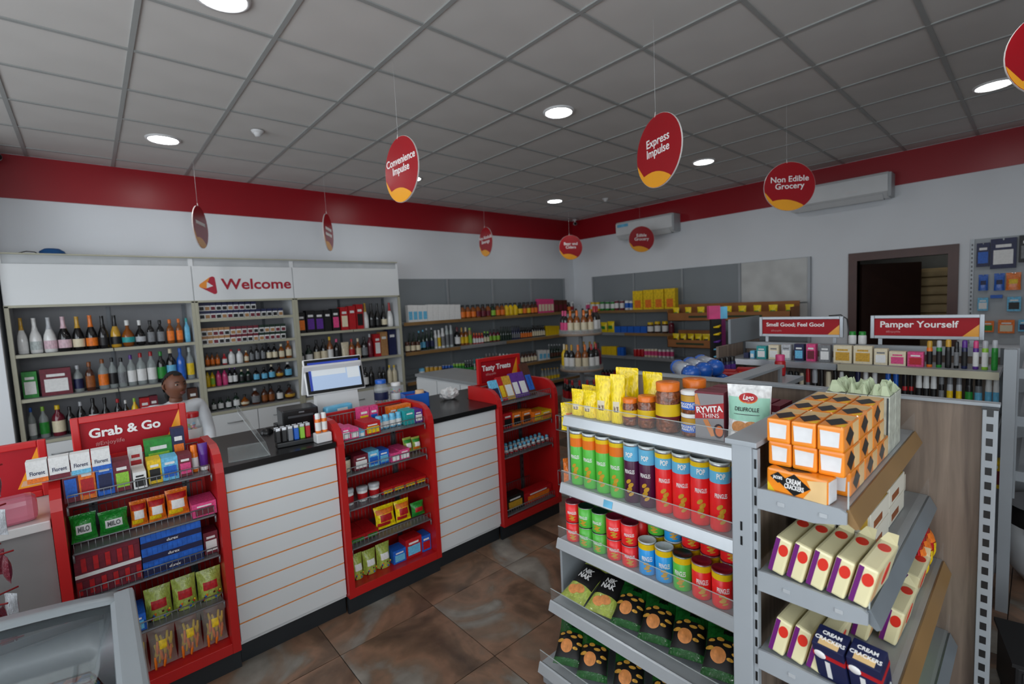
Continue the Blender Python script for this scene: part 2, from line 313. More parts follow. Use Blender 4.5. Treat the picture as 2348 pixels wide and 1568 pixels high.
ROWS={
 'b1s1':[('champ',-0.764,0.315,0.084,'WJW'),('champ',-0.675,0.31,0.09,'WWC'),('champ',-0.584,0.311,0.089,'WSF'),('champ',-0.49,0.313,0.091,'KFF'),('champ',-0.397,0.308,0.085,'KJE'),('champ',-0.306,0.315,0.089,'KOO'),('champ',-0.222,0.305,0.083,'KKK'),('champ',-0.133,0.306,0.081,'JKK'),('flask',-0.042,0.255,0.104,'AWT'),('flask',0.052,0.249,0.086,'KWS'),('square',0.136,0.244,0.073,'KKZ'),('square',0.214,0.24,0.074,'KKZ'),('square',0.294,0.242,0.076,'AOO'),('square',0.37,0.245,0.077,'AOO'),('square',0.448,0.248,0.072,'QTQ')],
 'b1s2':[('gift',-0.75,0.229,0.118,'GW'),('gift',-0.577,0.238,0.201,'MW'),('spirit',-0.432,0.245,0.07,'CSN'),('square',-0.35,0.267,0.081,'HAA'),('spirit',-0.256,0.283,0.075,'CAO'),('spirit',-0.185,0.288,0.062,'CKK'),('spirit',-0.118,0.28,0.066,'CKZ'),('spirit',-0.045,0.299,0.067,'CVW'),('spirit',0.031,0.311,0.075,'CRW'),('spirit',0.113,0.317,0.077,'CRW'),('spirit',0.192,0.309,0.074,'KGG'),('spirit',0.273,0.329,0.083,'KEQ'),('spirit',0.355,0.328,0.078,'BBB'),('spirit',0.439,0.327,0.079,'CCY')],
 'b1s3':[('spirit',-0.773,0.283,0.063,'CBW'),('spirit',-0.69,0.28,0.063,'CLG'),('spirit',-0.596,0.276,0.09,'MYE'),('spirit',-0.517,0.249,0.064,'KKK'),('spirit',-0.441,0.281,0.066,'KSK'),('spirit',-0.354,0.298,0.073,'KKW'),('flask',-0.269,0.291,0.079,'KKK'),('spirit',-0.177,0.262,0.061,'KRR'),('spirit',-0.12,0.239,0.048,'KWR'),('spirit',-0.051,0.247,0.057,'YLY'),('gift',0.025,0.241,0.078,'RW'),('gift',0.097,0.25,0.066,'MH'),('gift',0.432,0.275,0.101,'HJ')],
 'b2s1a':[('packs',0.57,0.121,0.049,'WN'),('packs',0.619,0.119,0.05,'WN'),('packs',0.67,0.117,0.05,'WN'),('packs',0.721,0.115,0.051,'WN'),('packs',0.773,0.113,0.052,'WN'),('packs',0.826,0.111,0.052,'WN'),('packs',0.879,0.108,0.053,'WN'),('packs',0.933,0.106,0.054,'WN'),('packs',0.988,0.104,0.055,'WN'),('packs',1.044,0.101,0.055,'WN'),('packs',1.1,0.099,0.056,'WN'),('packs',1.158,0.097,0.057,'WN'),('packs',1.216,0.094,0.058,'WN'),('packs',1.275,0.092,0.059,'WN'),('packs',1.335,0.089,0.06,'WN')],
 'b2s1b':[('packs',0.57,0.106,0.049,'WN'),('packs',0.621,0.104,0.05,'WN'),('packs',0.673,0.102,0.05,'WN'),('packs',0.726,0.101,0.051,'WN'),('packs',0.78,0.099,0.052,'WN'),('packs',0.834,0.097,0.053,'WN'),('packs',0.889,0.095,0.053,'WN'),('packs',0.945,0.093,0.054,'WN'),('packs',1.002,0.092,0.055,'WN'),('packs',1.059,0.09,0.056,'WN')],
 'b2s2a':[('packs',0.57,0.106,0.049,'WU'),('packs',0.621,0.106,0.05,'WU'),('packs',0.673,0.105,0.051,'WU'),('packs',0.725,0.105,0.051,'WU'),('packs',0.779,0.104,0.052,'WU'),('packs',0.834,0.097,0.053,'WM'),('packs',0.888,0.097,0.054,'WM'),('packs',0.943,0.096,0.054,'WM'),('packs',0.999,0.096,0.055,'WM'),('packs',1.056,0.095,0.056,'WM'),('packs',1.115,0.088,0.057,'WD'),('packs',1.17,0.087,0.058,'WD'),('packs',1.227,0.087,0.058,'WD'),('packs',1.284,0.086,0.059,'WD'),('packs',1.342,0.086,0.06,'WD')],
 'b2s2b':[('packs',0.572,0.114,0.049,'WU'),('packs',0.623,0.114,0.05,'WU'),('packs',0.675,0.115,0.051,'WU'),('packs',0.728,0.115,0.051,'WU'),('packs',0.781,0.115,0.052,'WU'),('packs',0.839,0.106,0.053,'WM'),('packs',0.894,0.106,0.054,'WM'),('packs',0.949,0.106,0.054,'WM'),('packs',1.006,0.107,0.055,'WM'),('packs',1.063,0.107,0.056,'WM'),('packs',1.12,0.097,0.057,'WD'),('packs',1.176,0.097,0.058,'WD'),('packs',1.233,0.097,0.058,'WD'),('packs',1.29,0.097,0.059,'WD'),('packs',1.349,0.097,0.06,'WD')],
 'b2s3':[('mini',0.59,0.144,0.04,'AKO'),('mini',0.635,0.139,0.04,'AKO'),('mini',0.683,0.14,0.041,'AKO'),('square',0.747,0.116,0.054,'RRW'),('spirit',0.816,0.157,0.064,'WRW'),('spirit',0.894,0.155,0.065,'WRW'),('spirit',0.961,0.13,0.048,'AEE'),('square',1.014,0.168,0.051,'KKZ'),('square',1.071,0.188,0.052,'KKZ'),('square',1.131,0.188,0.053,'KKZ'),('spirit',1.195,0.176,0.056,'KKE'),('spirit',1.255,0.177,0.057,'KKE'),('square',1.328,0.17,0.068,'AEE'),('spirit',1.408,0.202,0.069,'AOE')],
 'b2s4':[('spirit',0.576,0.183,0.046,'YKY'),('spirit',0.62,0.177,0.047,'YKL'),('spirit',0.676,0.188,0.049,'PKP'),('spirit',0.734,0.187,0.05,'PKP'),('spirit',0.786,0.186,0.046,'KVW'),('spirit',0.833,0.186,0.047,'KVW'),('spirit',0.898,0.147,0.057,'DEK'),('spirit',0.963,0.145,0.057,'DEK'),('square',1.042,0.148,0.07,'KKQ'),('square',1.125,0.144,0.069,'KKQ'),('spirit',1.205,0.166,0.066,'KEQ'),('flask',1.289,0.162,0.079,'HKJ'),('square',1.383,0.177,0.086,'KWQ')],
 'b2s5':[('square',0.607,0.126,0.051,'DKW'),('square',0.67,0.134,0.062,'DKW'),('square',0.744,0.134,0.063,'DKW'),('square',0.821,0.157,0.071,'DKW'),('flask',0.905,0.125,0.087,'AKE'),('square',1.014,0.183,0.101,'HSZ'),('spirit',1.108,0.181,0.067,'HKA'),('spirit',1.179,0.177,0.068,'HKA'),('square',1.269,0.17,0.079,'KKW'),('flask',1.38,0.166,0.111,'HKJ')],
 'b3s1':[('gift',1.566,0.243,0.084,'KO'),('gift',1.673,0.264,0.099,'KV'),('gift',1.777,0.26,0.102,'KV'),('gift',1.877,0.262,0.085,'KK'),('gift',1.977,0.274,0.089,'KP'),('gift',2.088,0.288,0.095,'RE'),('gift',2.19,0.298,0.091,'RR'),('gift',2.292,0.315,0.093,'RK'),('champ',2.386,0.326,0.08,'WJW'),('champ',2.475,0.323,0.084,'KKK'),('champ',2.558,0.32,0.086,'KKK'),('champ',2.647,0.309,0.081,'KKE'),('champ',2.734,0.321,0.082,'WRW')],
 'b3s2':[('square',1.544,0.208,0.076,'DKW'),('square',1.634,0.233,0.091,'DKW'),('spirit',1.731,0.285,0.074,'KKE'),('spirit',1.817,0.291,0.081,'KKE'),('spirit',1.895,0.312,0.074,'AYW'),('spirit',1.98,0.277,0.076,'KPK'),('pouchb',2.087,0.226,0.101,'EE'),('spirit',2.175,0.261,0.073,'ARR'),('square',2.258,0.261,0.075,'AEE'),('spirit',2.344,0.275,0.085,'KKZ'),('spirit',2.423,0.305,0.074,'MSM'),('gift',2.507,0.299,0.091,'RW'),('gift',2.602,0.321,0.109,'UU'),('gift',2.745,0.341,0.139,'NN')],
 'b3s3':[('spirit',2.175,0.268,0.068,'DGK'),('spirit',2.251,0.265,0.069,'KKK'),('spirit',2.327,0.256,0.085,'KKW'),('spirit',2.413,0.253,0.071,'KKK'),('spirit',2.532,0.238,0.07,'KKK'),('spirit',2.589,0.231,0.071,'KNK'),('spirit',2.676,0.243,0.076,'EYE'),('spirit',2.746,0.234,0.08,'EYE')],
 'w1s1':[('carton',3.03,0.24,0.077,'WQR'),('carton',3.107,0.237,0.078,'WQR'),('carton',3.185,0.234,0.08,'WQR'),('carton',3.264,0.231,0.081,'WQR'),('carton',3.353,0.236,0.097,'WWR'),('carton',3.446,0.233,0.099,'WWR'),('carton',3.54,0.229,0.101,'WWR'),('carton',3.636,0.225,0.103,'WWR'),('carton',3.734,0.222,0.104,'WWR'),('carton',3.834,0.218,0.106,'WWR'),('bottle',3.944,0.205,0.088,'AKO'),('bottle',4.044,0.205,0.089,'AKO'),('bottle',4.145,0.201,0.091,'AKO'),('bottle',4.239,0.205,0.093,'AKM'),('bottle',4.34,0.204,0.094,'HKM'),('bottle',4.442,0.204,0.096,'AKM'),('bottle',4.539,0.204,0.098,'DKL'),('bottle',4.64,0.204,0.099,'AKO'),('bottle',4.736,0.203,0.101,'AKO'),('bottle',4.833,0.205,0.103,'YKY'),('bottle',4.927,0.205,0.104,'YKY'),('bottle',5.027,0.205,0.101,'YKY'),('bottle',5.135,0.205,0.103,'DKY'),('bottle',5.234,0.206,0.099,'HKO'),('bottle',5.331,0.206,0.101,'HKY'),('bottle',5.425,0.207,0.102,'HKO'),('bottle',5.507,0.208,0.098,'HKO'),('carton',5.59,0.25,0.083,'PEY'),('carton',5.667,0.248,0.084,'PEY'),('carton',5.744,0.246,0.085,'PEY'),('carton',5.823,0.243,0.086,'PEY'),('carton',5.903,0.241,0.087,'PEY'),('carton',6.006,0.218,0.106,'HMM'),('carton',6.125,0.214,0.108,'HMM'),('carton',6.247,0.21,0.11,'HMM'),('bottle',6.381,0.165,0.094,'KKO'),('bottle',6.466,0.168,0.095,'WWR'),('bottle',6.552,0.173,0.083,'ZWM')],
 'w1s2':[('jar',2.946,0.143,0.069,'HHE'),('jar',3.031,0.139,0.07,'HHE'),('jar',3.111,0.136,0.072,'HHE'),('beer',3.04,0.26,0.053,'DDT'),('beer',3.106,0.263,0.054,'DDT'),('beer',3.19,0.28,0.062,'DQQ'),('beer',3.258,0.291,0.063,'DQQ'),('beer',3.319,0.311,0.063,'DSN'),('beer',3.403,0.313,0.064,'DSN'),('slim',3.466,0.268,0.05,'WWS'),('slim',3.526,0.269,0.05,'WWY'),('slim',3.593,0.292,0.059,'WWZ'),('slim',3.669,0.325,0.056,'CSZ'),('slim',3.744,0.327,0.057,'CSZ'),('wine',3.857,0.29,0.091,'KMW'),('wine',3.941,0.276,0.075,'AJY'),('wine',4.017,0.274,0.077,'AEY'),('slim',4.095,0.262,0.065,'ULL'),('bottle',4.173,0.173,0.061,'ROW'),('bottle',4.227,0.169,0.062,'ROW'),('bottle',4.28,0.165,0.062,'ROW'),('bottle',4.334,0.161,0.063,'ROW'),('bottle',4.391,0.183,0.059,'DLE'),('bottle',4.453,0.178,0.06,'DLE'),('wine',4.507,0.21,0.065,'MKL'),('wine',4.585,0.204,0.066,'MKL'),('wine',4.665,0.199,0.067,'MKL'),('beer',4.733,0.236,0.063,'DKD'),('beer',4.785,0.232,0.063,'DKD'),('beer',4.837,0.229,0.064,'DKD'),('beer',4.889,0.225,0.064,'DKD'),('beer',4.943,0.222,0.065,'DKD'),('beer',4.986,0.232,0.06,'NKZ'),('beer',5.035,0.229,0.061,'NKZ'),('beer',5.084,0.225,0.061,'NKZ'),('beer',5.134,0.222,0.062,'NKZ'),('bottle',5.192,0.19,0.063,'KKO'),('bottle',5.246,0.186,0.063,'KKO'),('bottle',5.301,0.182,0.064,'KKO'),('bottle',5.357,0.178,0.064,'KKO'),('bottle',5.413,0.174,0.065,'KKO'),('bottle',5.468,0.209,0.065,'KKE'),('bottle',5.521,0.206,0.066,'KKE'),('bottle',5.575,0.202,0.067,'KKE'),('bottle',5.629,0.199,0.067,'KKE'),('bottle',5.684,0.195,0.068,'KKE'),('bottle',5.739,0.191,0.068,'KKE'),('carton',5.82,0.176,0.063,'YYR'),('carton',5.885,0.172,0.064,'YYR'),('carton',5.951,0.167,0.065,'YYR'),('carton',6.018,0.163,0.065,'YYR'),('carton',6.086,0.158,0.066,'YYR')],
 'w1s3':[('can',3.172,0.161,0.084,'QQW'),('can',3.259,0.174,0.074,'JSJ'),('can',3.33,0.167,0.075,'JSJ'),('can',3.402,0.16,0.076,'JSJ'),('can',3.475,0.153,0.077,'JSJ'),('can',3.536,0.159,0.066,'BSN'),('can',3.588,0.155,0.067,'BSN'),('can',3.641,0.15,0.068,'BSN'),('can',3.694,0.145,0.068,'BSN'),('can',3.729,0.166,0.069,'LSG'),('can',3.784,0.161,0.07,'LSG'),('can',3.839,0.157,0.07,'LSG'),('can',3.895,0.152,0.071,'LSG'),('beer',3.944,0.183,0.059,'DSG'),('beer',3.992,0.182,0.06,'DSG'),('beer',4.04,0.18,0.06,'DSG'),('beer',4.089,0.178,0.061,'DSG'),('beer',4.138,0.177,0.061,'DSG'),('slim',4.116,0.198,0.057,'TTW'),('slim',4.172,0.197,0.057,'TTW'),('slim',4.227,0.195,0.058,'TTW'),('slim',4.283,0.193,0.058,'TTW'),('bottle',4.363,0.242,0.059,'AZO'),('bottle',4.432,0.239,0.06,'AZO'),('bottle',4.502,0.236,0.061,'AZO'),('bottle',4.573,0.233,0.061,'AZO'),('bottle',4.645,0.212,0.062,'KWK'),('bottle',4.722,0.204,0.063,'KWK'),('bottle',4.799,0.196,0.064,'KWK'),('bottle',4.878,0.187,0.065,'KWK'),('bottle',5.147,0.187,0.073,'HKE'),('bottle',5.219,0.185,0.074,'HKE'),('bottle',5.293,0.183,0.074,'HKE'),('bottle',5.367,0.181,0.075,'HKE'),('bottle',5.442,0.178,0.076,'HKE'),('carton',5.561,0.184,0.094,'WQP'),('carton',5.655,0.174,0.096,'WQP'),('carton',5.751,0.165,0.097,'WQP'),('beer',5.809,0.259,0.075,'DSH'),('beer',5.878,0.253,0.076,'DSH'),('beer',5.949,0.246,0.077,'DSH'),('beer',6.02,0.24,0.078,'DSH'),('beer',6.091,0.233,0.078,'DSH')],
 'w1s4':[('beer',5.613,0.229,0.073,'CJY'),('beer',5.69,0.224,0.074,'CJY'),('beer',5.768,0.22,0.075,'CJY'),('beer',5.847,0.215,0.076,'CJY'),('beer',5.927,0.211,0.077,'CJY'),('beer',6.008,0.206,0.078,'CJY')],
 'r1s1':[('can',2.795,0.154,0.096,'WSP'),('can',2.688,0.159,0.094,'WSP'),('can',2.59,0.165,0.093,'YSW'),('can',2.48,0.161,0.086,'YSW'),('can',2.378,0.163,0.085,'GSW'),('can',2.262,0.159,0.083,'GSW'),('can',2.149,0.155,0.081,'GSW'),('can',2.064,0.169,0.08,'MSW'),('can',1.953,0.165,0.079,'MSW'),('can',1.852,0.162,0.077,'WSB'),('can',1.766,0.158,0.076,'WSB'),('tin',1.608,0.315,0.19,'YO'),('tin',1.408,0.321,0.183,'YO'),('tin',1.219,0.322,0.177,'YO'),('tin',1.021,0.324,0.18,'YO')],
 'r1s2':[('bagY',2.372,0.178,0.148,'YG'),('bagY',2.217,0.195,0.152,'YG'),('carton',2.057,0.106,0.127,'BBQ'),('carton',1.921,0.107,0.124,'BBQ'),('carton',1.789,0.107,0.121,'BBQ'),('carton',1.659,0.108,0.118,'BBQ'),('carton',1.533,0.108,0.115,'BBQ'),('jar',1.419,0.175,0.102,'HYW'),('jar',1.289,0.188,0.099,'HYW'),('jar',1.153,0.191,0.096,'HYW'),('bottle',1.039,0.23,0.087,'MPM')],
 'r1s3':[('carton',2.366,0.147,0.121,'YYR'),('carton',2.255,0.151,0.119,'YYR'),('carton',2.146,0.155,0.116,'YYR'),('carton',2.04,0.141,0.063,'BBW'),('carton',1.972,0.143,0.063,'BBW'),('can',1.721,0.126,0.068,'RSR'),('can',1.652,0.129,0.067,'RSR'),('can',1.584,0.132,0.066,'RSR'),('can',1.516,0.134,0.062,'ESP'),('can',1.452,0.137,0.061,'ESP'),('can',1.389,0.139,0.06,'ESP'),('can',1.327,0.142,0.059,'ESP'),('can',1.254,0.136,0.062,'WSP'),('can',1.181,0.139,0.061,'WSP'),('can',1.11,0.142,0.06,'WSP'),('can',1.039,0.145,0.06,'WSP')],
 'r1s4':[('bottle',2.426,0.092,0.068,'KKM'),('bottle',2.351,0.097,0.067,'KKM'),('bottle',2.277,0.103,0.066,'KKM'),('bottle',2.204,0.108,0.066,'KKM'),('carton',2.139,0.104,0.078,'MRM'),('carton',2.081,0.108,0.077,'MRM'),('carton',2.025,0.112,0.076,'MRM'),('carton',1.969,0.116,0.076,'MRM'),('slim',1.917,0.173,0.05,'EWJ'),('slim',1.835,0.179,0.049,'EWJ'),('carton',1.684,0.103,0.1,'NNB'),('carton',1.527,0.115,0.097,'NNB')],
 'p1':[('cube',-1.495,0.037,0.033,'NN'),('cube',-1.537,0.053,0.027,'QW'),('cube',-1.598,0.089,0.061,'TW'),('cube',-1.678,0.098,0.064,'EW'),('cube',-1.756,0.105,0.057,'SW'),('cube',-1.834,0.11,0.057,'NQ'),('cube',-1.904,0.112,0.052,'PM'),('cube',-1.982,0.11,0.059,'ZW'),('cube',-2.078,0.109,0.095,'EJ'),('cube',-2.182,0.109,0.093,'EJ'),('cube',-2.27,0.096,0.063,'EW'),('cube',-2.348,0.083,0.076,'EP'),('cube',-2.429,0.083,0.07,'PR'),('spray',-2.487,0.149,0.026,'OJK'),('spray',-2.527,0.152,0.025,'GSK'),('spray',-2.565,0.158,0.027,'KJK'),('spray',-2.598,0.148,0.021,'KKZ'),('spray',-2.63,0.156,0.025,'NVK'),('spray',-2.674,0.154,0.024,'VPW'),('spray',-2.709,0.155,0.026,'LSW'),('spray',-2.745,0.159,0.025,'GSG')],
 'p2':[('roll',-1.721,0.202,0.05,'QQN'),('roll',-1.77,0.201,0.032,'KKK'),('roll',-1.806,0.2,0.029,'KKZ'),('roll',-1.838,0.193,0.027,'KEZ'),('roll',-1.875,0.227,0.026,'ZRR'),('roll',-1.915,0.225,0.033,'KSG'),('roll',-1.954,0.228,0.025,'KKN'),('roll',-1.992,0.214,0.032,'EEK'),('roll',-2.029,0.225,0.026,'SKK'),('roll',-2.064,0.219,0.025,'KWN'),('roll',-2.15,0.238,0.027,'WNN'),('roll',-2.19,0.237,0.026,'WWK'),('roll',-2.235,0.248,0.026,'NWN'),('roll',-2.299,0.257,0.027,'BBN'),('roll',-2.336,0.264,0.027,'BBN'),('roll',-2.378,0.263,0.024,'RKK'),('roll',-2.407,0.265,0.021,'RKK'),('spray',-2.441,0.256,0.029,'WWK'),('spray',-2.473,0.257,0.028,'WWK'),('spray',-2.505,0.257,0.027,'WWK'),('spray',-2.538,0.248,0.024,'KZZ'),('spray',-2.573,0.251,0.026,'SZY'),('spray',-2.61,0.254,0.024,'SZY'),('spray',-2.65,0.254,0.031,'KKG'),('spray',-2.687,0.253,0.03,'ZKQ'),('spray',-2.725,0.267,0.029,'WWQ'),('spray',-2.76,0.267,0.029,'WWQ')],
}
RACK={
 'k1s1':[('pk',-0.437,0.154,0.048,'MB'),('pk',-0.381,0.135,0.053,'OR'),('pk',-0.324,0.141,0.054,'BN'),('pk',-0.269,0.127,0.056,'ML'),('pk',-0.214,0.071,0.045,'WK'),('pk',-0.157,0.103,0.05,'YK'),('pk',-0.096,0.101,0.062,'QB'),('pk',-0.036,0.099,0.054,'MP'),('btl',0.01,0.124,0.031,'OOW'),('tube',0.049,0.126,0.042,'VW')],
 'k1s1b':[('pk',-0.214,0.143,0.05,'WR'),('pk',-0.128,0.167,0.106,'GL'),('pk',-0.054,0.201,0.052,'NO')],
 'k1s2':[('bag',-0.419,0.113,0.085,'GW'),('bag',-0.313,0.099,0.1,'GW'),('bag',-0.222,0.112,0.062,'OW'),('bag',-0.154,0.111,0.069,'OW'),('bag',-0.074,0.122,0.088,'OW'),('pk',0.019,0.063,0.098,'PM')],
 'k1s3':[('ctn',-0.357,0.185,0.212,'MW'),('ctn',-0.128,0.178,0.223,'BN'),('pk',0.029,0.104,0.058,'MW')],
 'k1s4':[('pk',-0.24,0.074,0.076,'BQ'),('pouch',-0.174,0.139,0.102,'LR'),('pouch',-0.084,0.144,0.098,'LR'),('pouch',0.016,0.139,0.105,'LR')],
 'k2s1':[('pk',0.683,0.07,0.051,'PW'),('pk',0.733,0.056,0.052,'PW'),('pk',0.789,0.036,0.037,'QW'),('pk',0.848,0.072,0.101,'RY'),('btl',0.929,0.079,0.048,'QQW'),('btl',0.974,0.081,0.045,'QQW'),('btl',1.02,0.082,0.046,'QQW'),('btl',1.065,0.082,0.042,'QQW'),('pk',1.113,0.088,0.072,'TT'),('pk',1.18,0.08,0.059,'VW')],
 'k2s1b':[('pk',0.861,0.13,0.065,'PY'),('pk',0.924,0.127,0.054,'PB'),('pk',1.054,0.099,0.062,'OJ'),('pk',1.103,0.099,0.044,'OJ'),('pk',1.15,0.1,0.054,'OJ')],
 'k2s2':[('tub',0.702,0.09,0.067,'EKE'),('pk',0.78,0.086,0.09,'MW'),('pk',0.859,0.091,0.068,'QB'),('pk',0.921,0.08,0.066,'BQ'),('pk',0.978,0.054,0.059,'PW'),('pk',1.039,0.061,0.07,'PW'),('bag',1.106,0.092,0.062,'LW'),('bag',1.173,0.084,0.064,'LW')],
 'k2s3':[('tub',0.697,0.091,0.057,'WSR'),('tub',0.777,0.082,0.064,'WSR'),('tub',0.859,0.082,0.067,'WSR'),('flat',0.94,0.069,0.075,'RY'),('flat',1.012,0.063,0.078,'RY'),('flat',1.087,0.06,0.08,'RY'),('flat',1.171,0.05,0.077,'RY')],
 'k2s4':[('flat',0.729,0.156,0.112,'RG'),('flat',0.806,0.141,0.081,'RG'),('bag',0.891,0.133,0.137,'YR'),('bag',1.025,0.131,0.106,'YR'),('bag',1.131,0.086,0.094,'GR')],
 'k2s5':[('pouch',0.713,0.14,0.073,'LW'),('pouch',0.784,0.136,0.085,'LW'),('pouch',0.874,0.142,0.089,'LW'),('pk',0.969,0.081,0.088,'BQ'),('pk',1.079,0.118,0.116,'RQ'),('pk',1.182,0.102,0.067,'BR')],
 'k3s1':[('bar',1.76,0.164,0.078,'QN'),('bar',1.834,0.18,0.052,'RY'),('bar',1.905,0.179,0.082,'JW'),('bar',1.983,0.191,0.067,'VW'),('bar',2.052,0.191,0.081,'VW'),('bar',2.141,0.253,0.077,'HB')],
 'k3s2':[('pk',1.88,0.113,0.088,'RK'),('pk',1.97,0.101,0.085,'OK'),('pk',2.071,0.096,0.094,'OH'),('pk',2.168,0.077,0.085,'OY'),('pk',2.276,0.067,0.115,'YO')],
 'k3s3':[('egg',1.863,0.115,0.042,'WQ'),('egg',1.908,0.11,0.042,'WQ'),('egg',1.954,0.105,0.043,'WQ'),('egg',2.001,0.1,0.044,'WQ'),('egg',2.049,0.094,0.045,'WQ'),('egg',2.083,0.075,0.045,'WQ'),('egg',2.139,0.07,0.046,'WQ'),('egg',2.196,0.065,0.047,'WQ'),('egg',2.255,0.059,0.048,'WQ'),('egg',2.315,0.053,0.049,'WQ')],
 'k3s3b':[('egg',1.926,0.096,0.043,'WQ'),('egg',1.974,0.091,0.044,'WQ'),('egg',2.023,0.085,0.044,'WQ'),('egg',2.074,0.08,0.045,'WQ'),('egg',2.125,0.074,0.046,'WQ'),('egg',2.159,0.054,0.047,'WQ'),('egg',2.222,0.048,0.048,'WQ'),('egg',2.287,0.042,0.049,'WQ'),('egg',2.353,0.036,0.05,'WQ')],
 'k3s5':[('pk',1.914,0.113,0.176,'KJ'),('pk',2.163,0.087,0.304,'RO')],
}
# ---------------------------------------------------------------- the room shell
X0, X1, Y0, Y1, ZC = -2.6, 6.9, -4.6, 3.28, 3.22
m_wall = M('painted_wall', 'e0e4e8', .7, var=.03, scale=1.5)
m_band = M('red_frieze_paint', '96091a', .35, var=.04, scale=2)
m_tile = M('ceiling_tile', 'c9c6c2', .9, var=.03, scale=3)
m_grid = M('ceiling_grid_bar', '9b9d9b', .5, var=.02)
m_dark = M('dark_joint', '17130f', .8, var=0)

def slate():
    m = bpy.data.materials.new('slate_floor_tile'); m.use_nodes = True; nt = m.node_tree; b = nt.nodes['Principled BSDF']; N = nt.nodes.new; Lk = nt.links.new
    tc = N('ShaderNodeTexCoord'); oi = N('ShaderNodeObjectInfo'); ad = N('ShaderNodeVectorMath'); ad.operation = 'ADD'
    sc = N('ShaderNodeVectorMath'); sc.operation = 'SCALE'; sc.inputs[3].default_value = 31
    cmb = N('ShaderNodeCombineXYZ')
    for i in range(3): Lk(oi.outputs['Random'], cmb.inputs[i])
    Lk(cmb.outputs[0], sc.inputs[0]); Lk(tc.outputs['Object'], ad.inputs[0]); Lk(sc.outputs[0], ad.inputs[1])
    n1 = N('ShaderNodeTexNoise'); n1.inputs['Scale'].default_value = 1.9; n1.inputs['Detail'].default_value = 5; n1.inputs['Distortion'].default_value = 1.2
    n2 = N('ShaderNodeTexNoise'); n2.inputs['Scale'].default_value = 14; n2.inputs['Detail'].default_value = 6
    Lk(ad.outputs[0], n1.inputs['Vector']); Lk(ad.outputs[0], n2.inputs['Vector'])
    r = N('ShaderNodeValToRGB'); e = r.color_ramp.elements
    e[0].position = .30; e[0].color = hexc('4a3a30'); e[1].position = .72; e[1].color = hexc('9a948b')
    for p, h in ((.42, '6b5443'), (.50, '8a6a55'), (.56, '7b6655'), (.61, '827c73')): q = e.new(p); q.color = hexc(h)
    Lk(n1.outputs['Fac'], r.inputs[0])
    mx = N('ShaderNodeMix'); mx.data_type = 'RGBA'; mx.blend_type = 'OVERLAY'; mx.inputs[0].default_value = .4
    Lk(r.outputs[0], mx.inputs[6]); Lk(n2.outputs['Fac'], mx.inputs[7]); Lk(mx.outputs[2], b.inputs['Base Color'])
    bp = N('ShaderNodeBump'); bp.inputs['Strength'].default_value = .25; bp.inputs['Distance'].default_value = .01
    Lk(n2.outputs['Fac'], bp.inputs['Height']); Lk(bp.outputs[0], b.inputs['Normal'])
    b.inputs['Roughness'].default_value = .38
    return m
m_slate = slate()
floor = struct(box('floor', m_dark, (X0, X1, Y0, Y1, -.1, -.004)))
tm = MB().box(-.2655, .2655, -.2705, .2705, -.0035, 0).mesh('floor_tile'); tm.materials.append(m_slate)
for i in range(-7, 12):
    for j in range(-8, 8):
        x, y = .99+.535*(i+.5), -.652+.545*(j+.5)
        if X0 < x < X1 and Y0 < y < Y1: link('floor_tile', tm, floor, (x, y, 0))
# suspended ceiling: 0.6 m tiles in a grid of bars
ceiling = struct(box('ceiling', M('ceiling_void', '8a8886', .9), (X0, X1, Y0, Y1, ZC+.03, ZC+.15)))
cm = {}
for i in range(-5, 12):
    for j in range(-8, 6):
        a0, a1 = max(i*.6+.012, X0), min(i*.6+.588, X1); b0, b1 = max(j*.6+.012, Y0), min(j*.6+.588, Y1)
        if a1-a0 < .03 or b1-b0 < .03: continue
        k = (round(a1-a0, 3), round(b1-b0, 3))
        if k not in cm:
            me = MB().box(-k[0]/2, k[0]/2, -k[1]/2, k[1]/2, .006, .02).mesh('ceiling_tile'); me.materials.append(m_tile); cm[k] = me
        link('ceiling_tile', cm[k], ceiling, ((a0+a1)/2, (b0+b1)/2, ZC))
for i in range(-4, 12): box('grid_bar', m_grid, (i*.6-.0125, i*.6+.0125, Y0, Y1, ZC-.002, ZC+.028), ceiling)
for j in range(-7, 6): box('grid_bar', m_grid, (X0, X1, j*.6-.0125, j*.6+.0125, ZC-.001, ZC+.027), ceiling)
# walls
struct(box('wall_left', m_wall, (X0, X1+.12, Y1, Y1+.12, 0, ZC+.15)))
wr = MB().box(X1, X1+.12, -1.35, Y1, 0, ZC+.15).box(X1, X1+.12, Y0, -2.19, 0, ZC+.15).box(X1, X1+.12, -2.19, -1.35, 2.0, ZC+.15)
struct(wr.obj('wall_right', m_wall))
wf = MB().box(X0-.12, X0, Y0, -4.0, 0, ZC+.15).box(X0-.12, X0, 1.6, Y1+.12, 0, ZC+.15).box(X0-.12, X0, -4.0, 1.6, 2.75, ZC+.15).box(X0-.12, X0, -4.0, 1.6, 0, .25)
struct(wf.obj('wall_shopfront', m_wall))
we = MB().box(X0, -2.4, Y0-.12, Y0, 0, ZC+.15).box(.6, X1+.12, Y0-.12, Y0, 0, ZC+.15).box(-2.4, .6, Y0-.12, Y0, 2.75, ZC+.15).box(-2.4, .6, Y0-.12, Y0, 0, .25)
struct(we.obj('wall_entrance', m_wall))
struct(box('wall_return', m_wall, (X0, -.86, 2.78, Y1, 0, ZC)))
m_frame = M('window_aluminium', '9aa0a4', .4, .6)
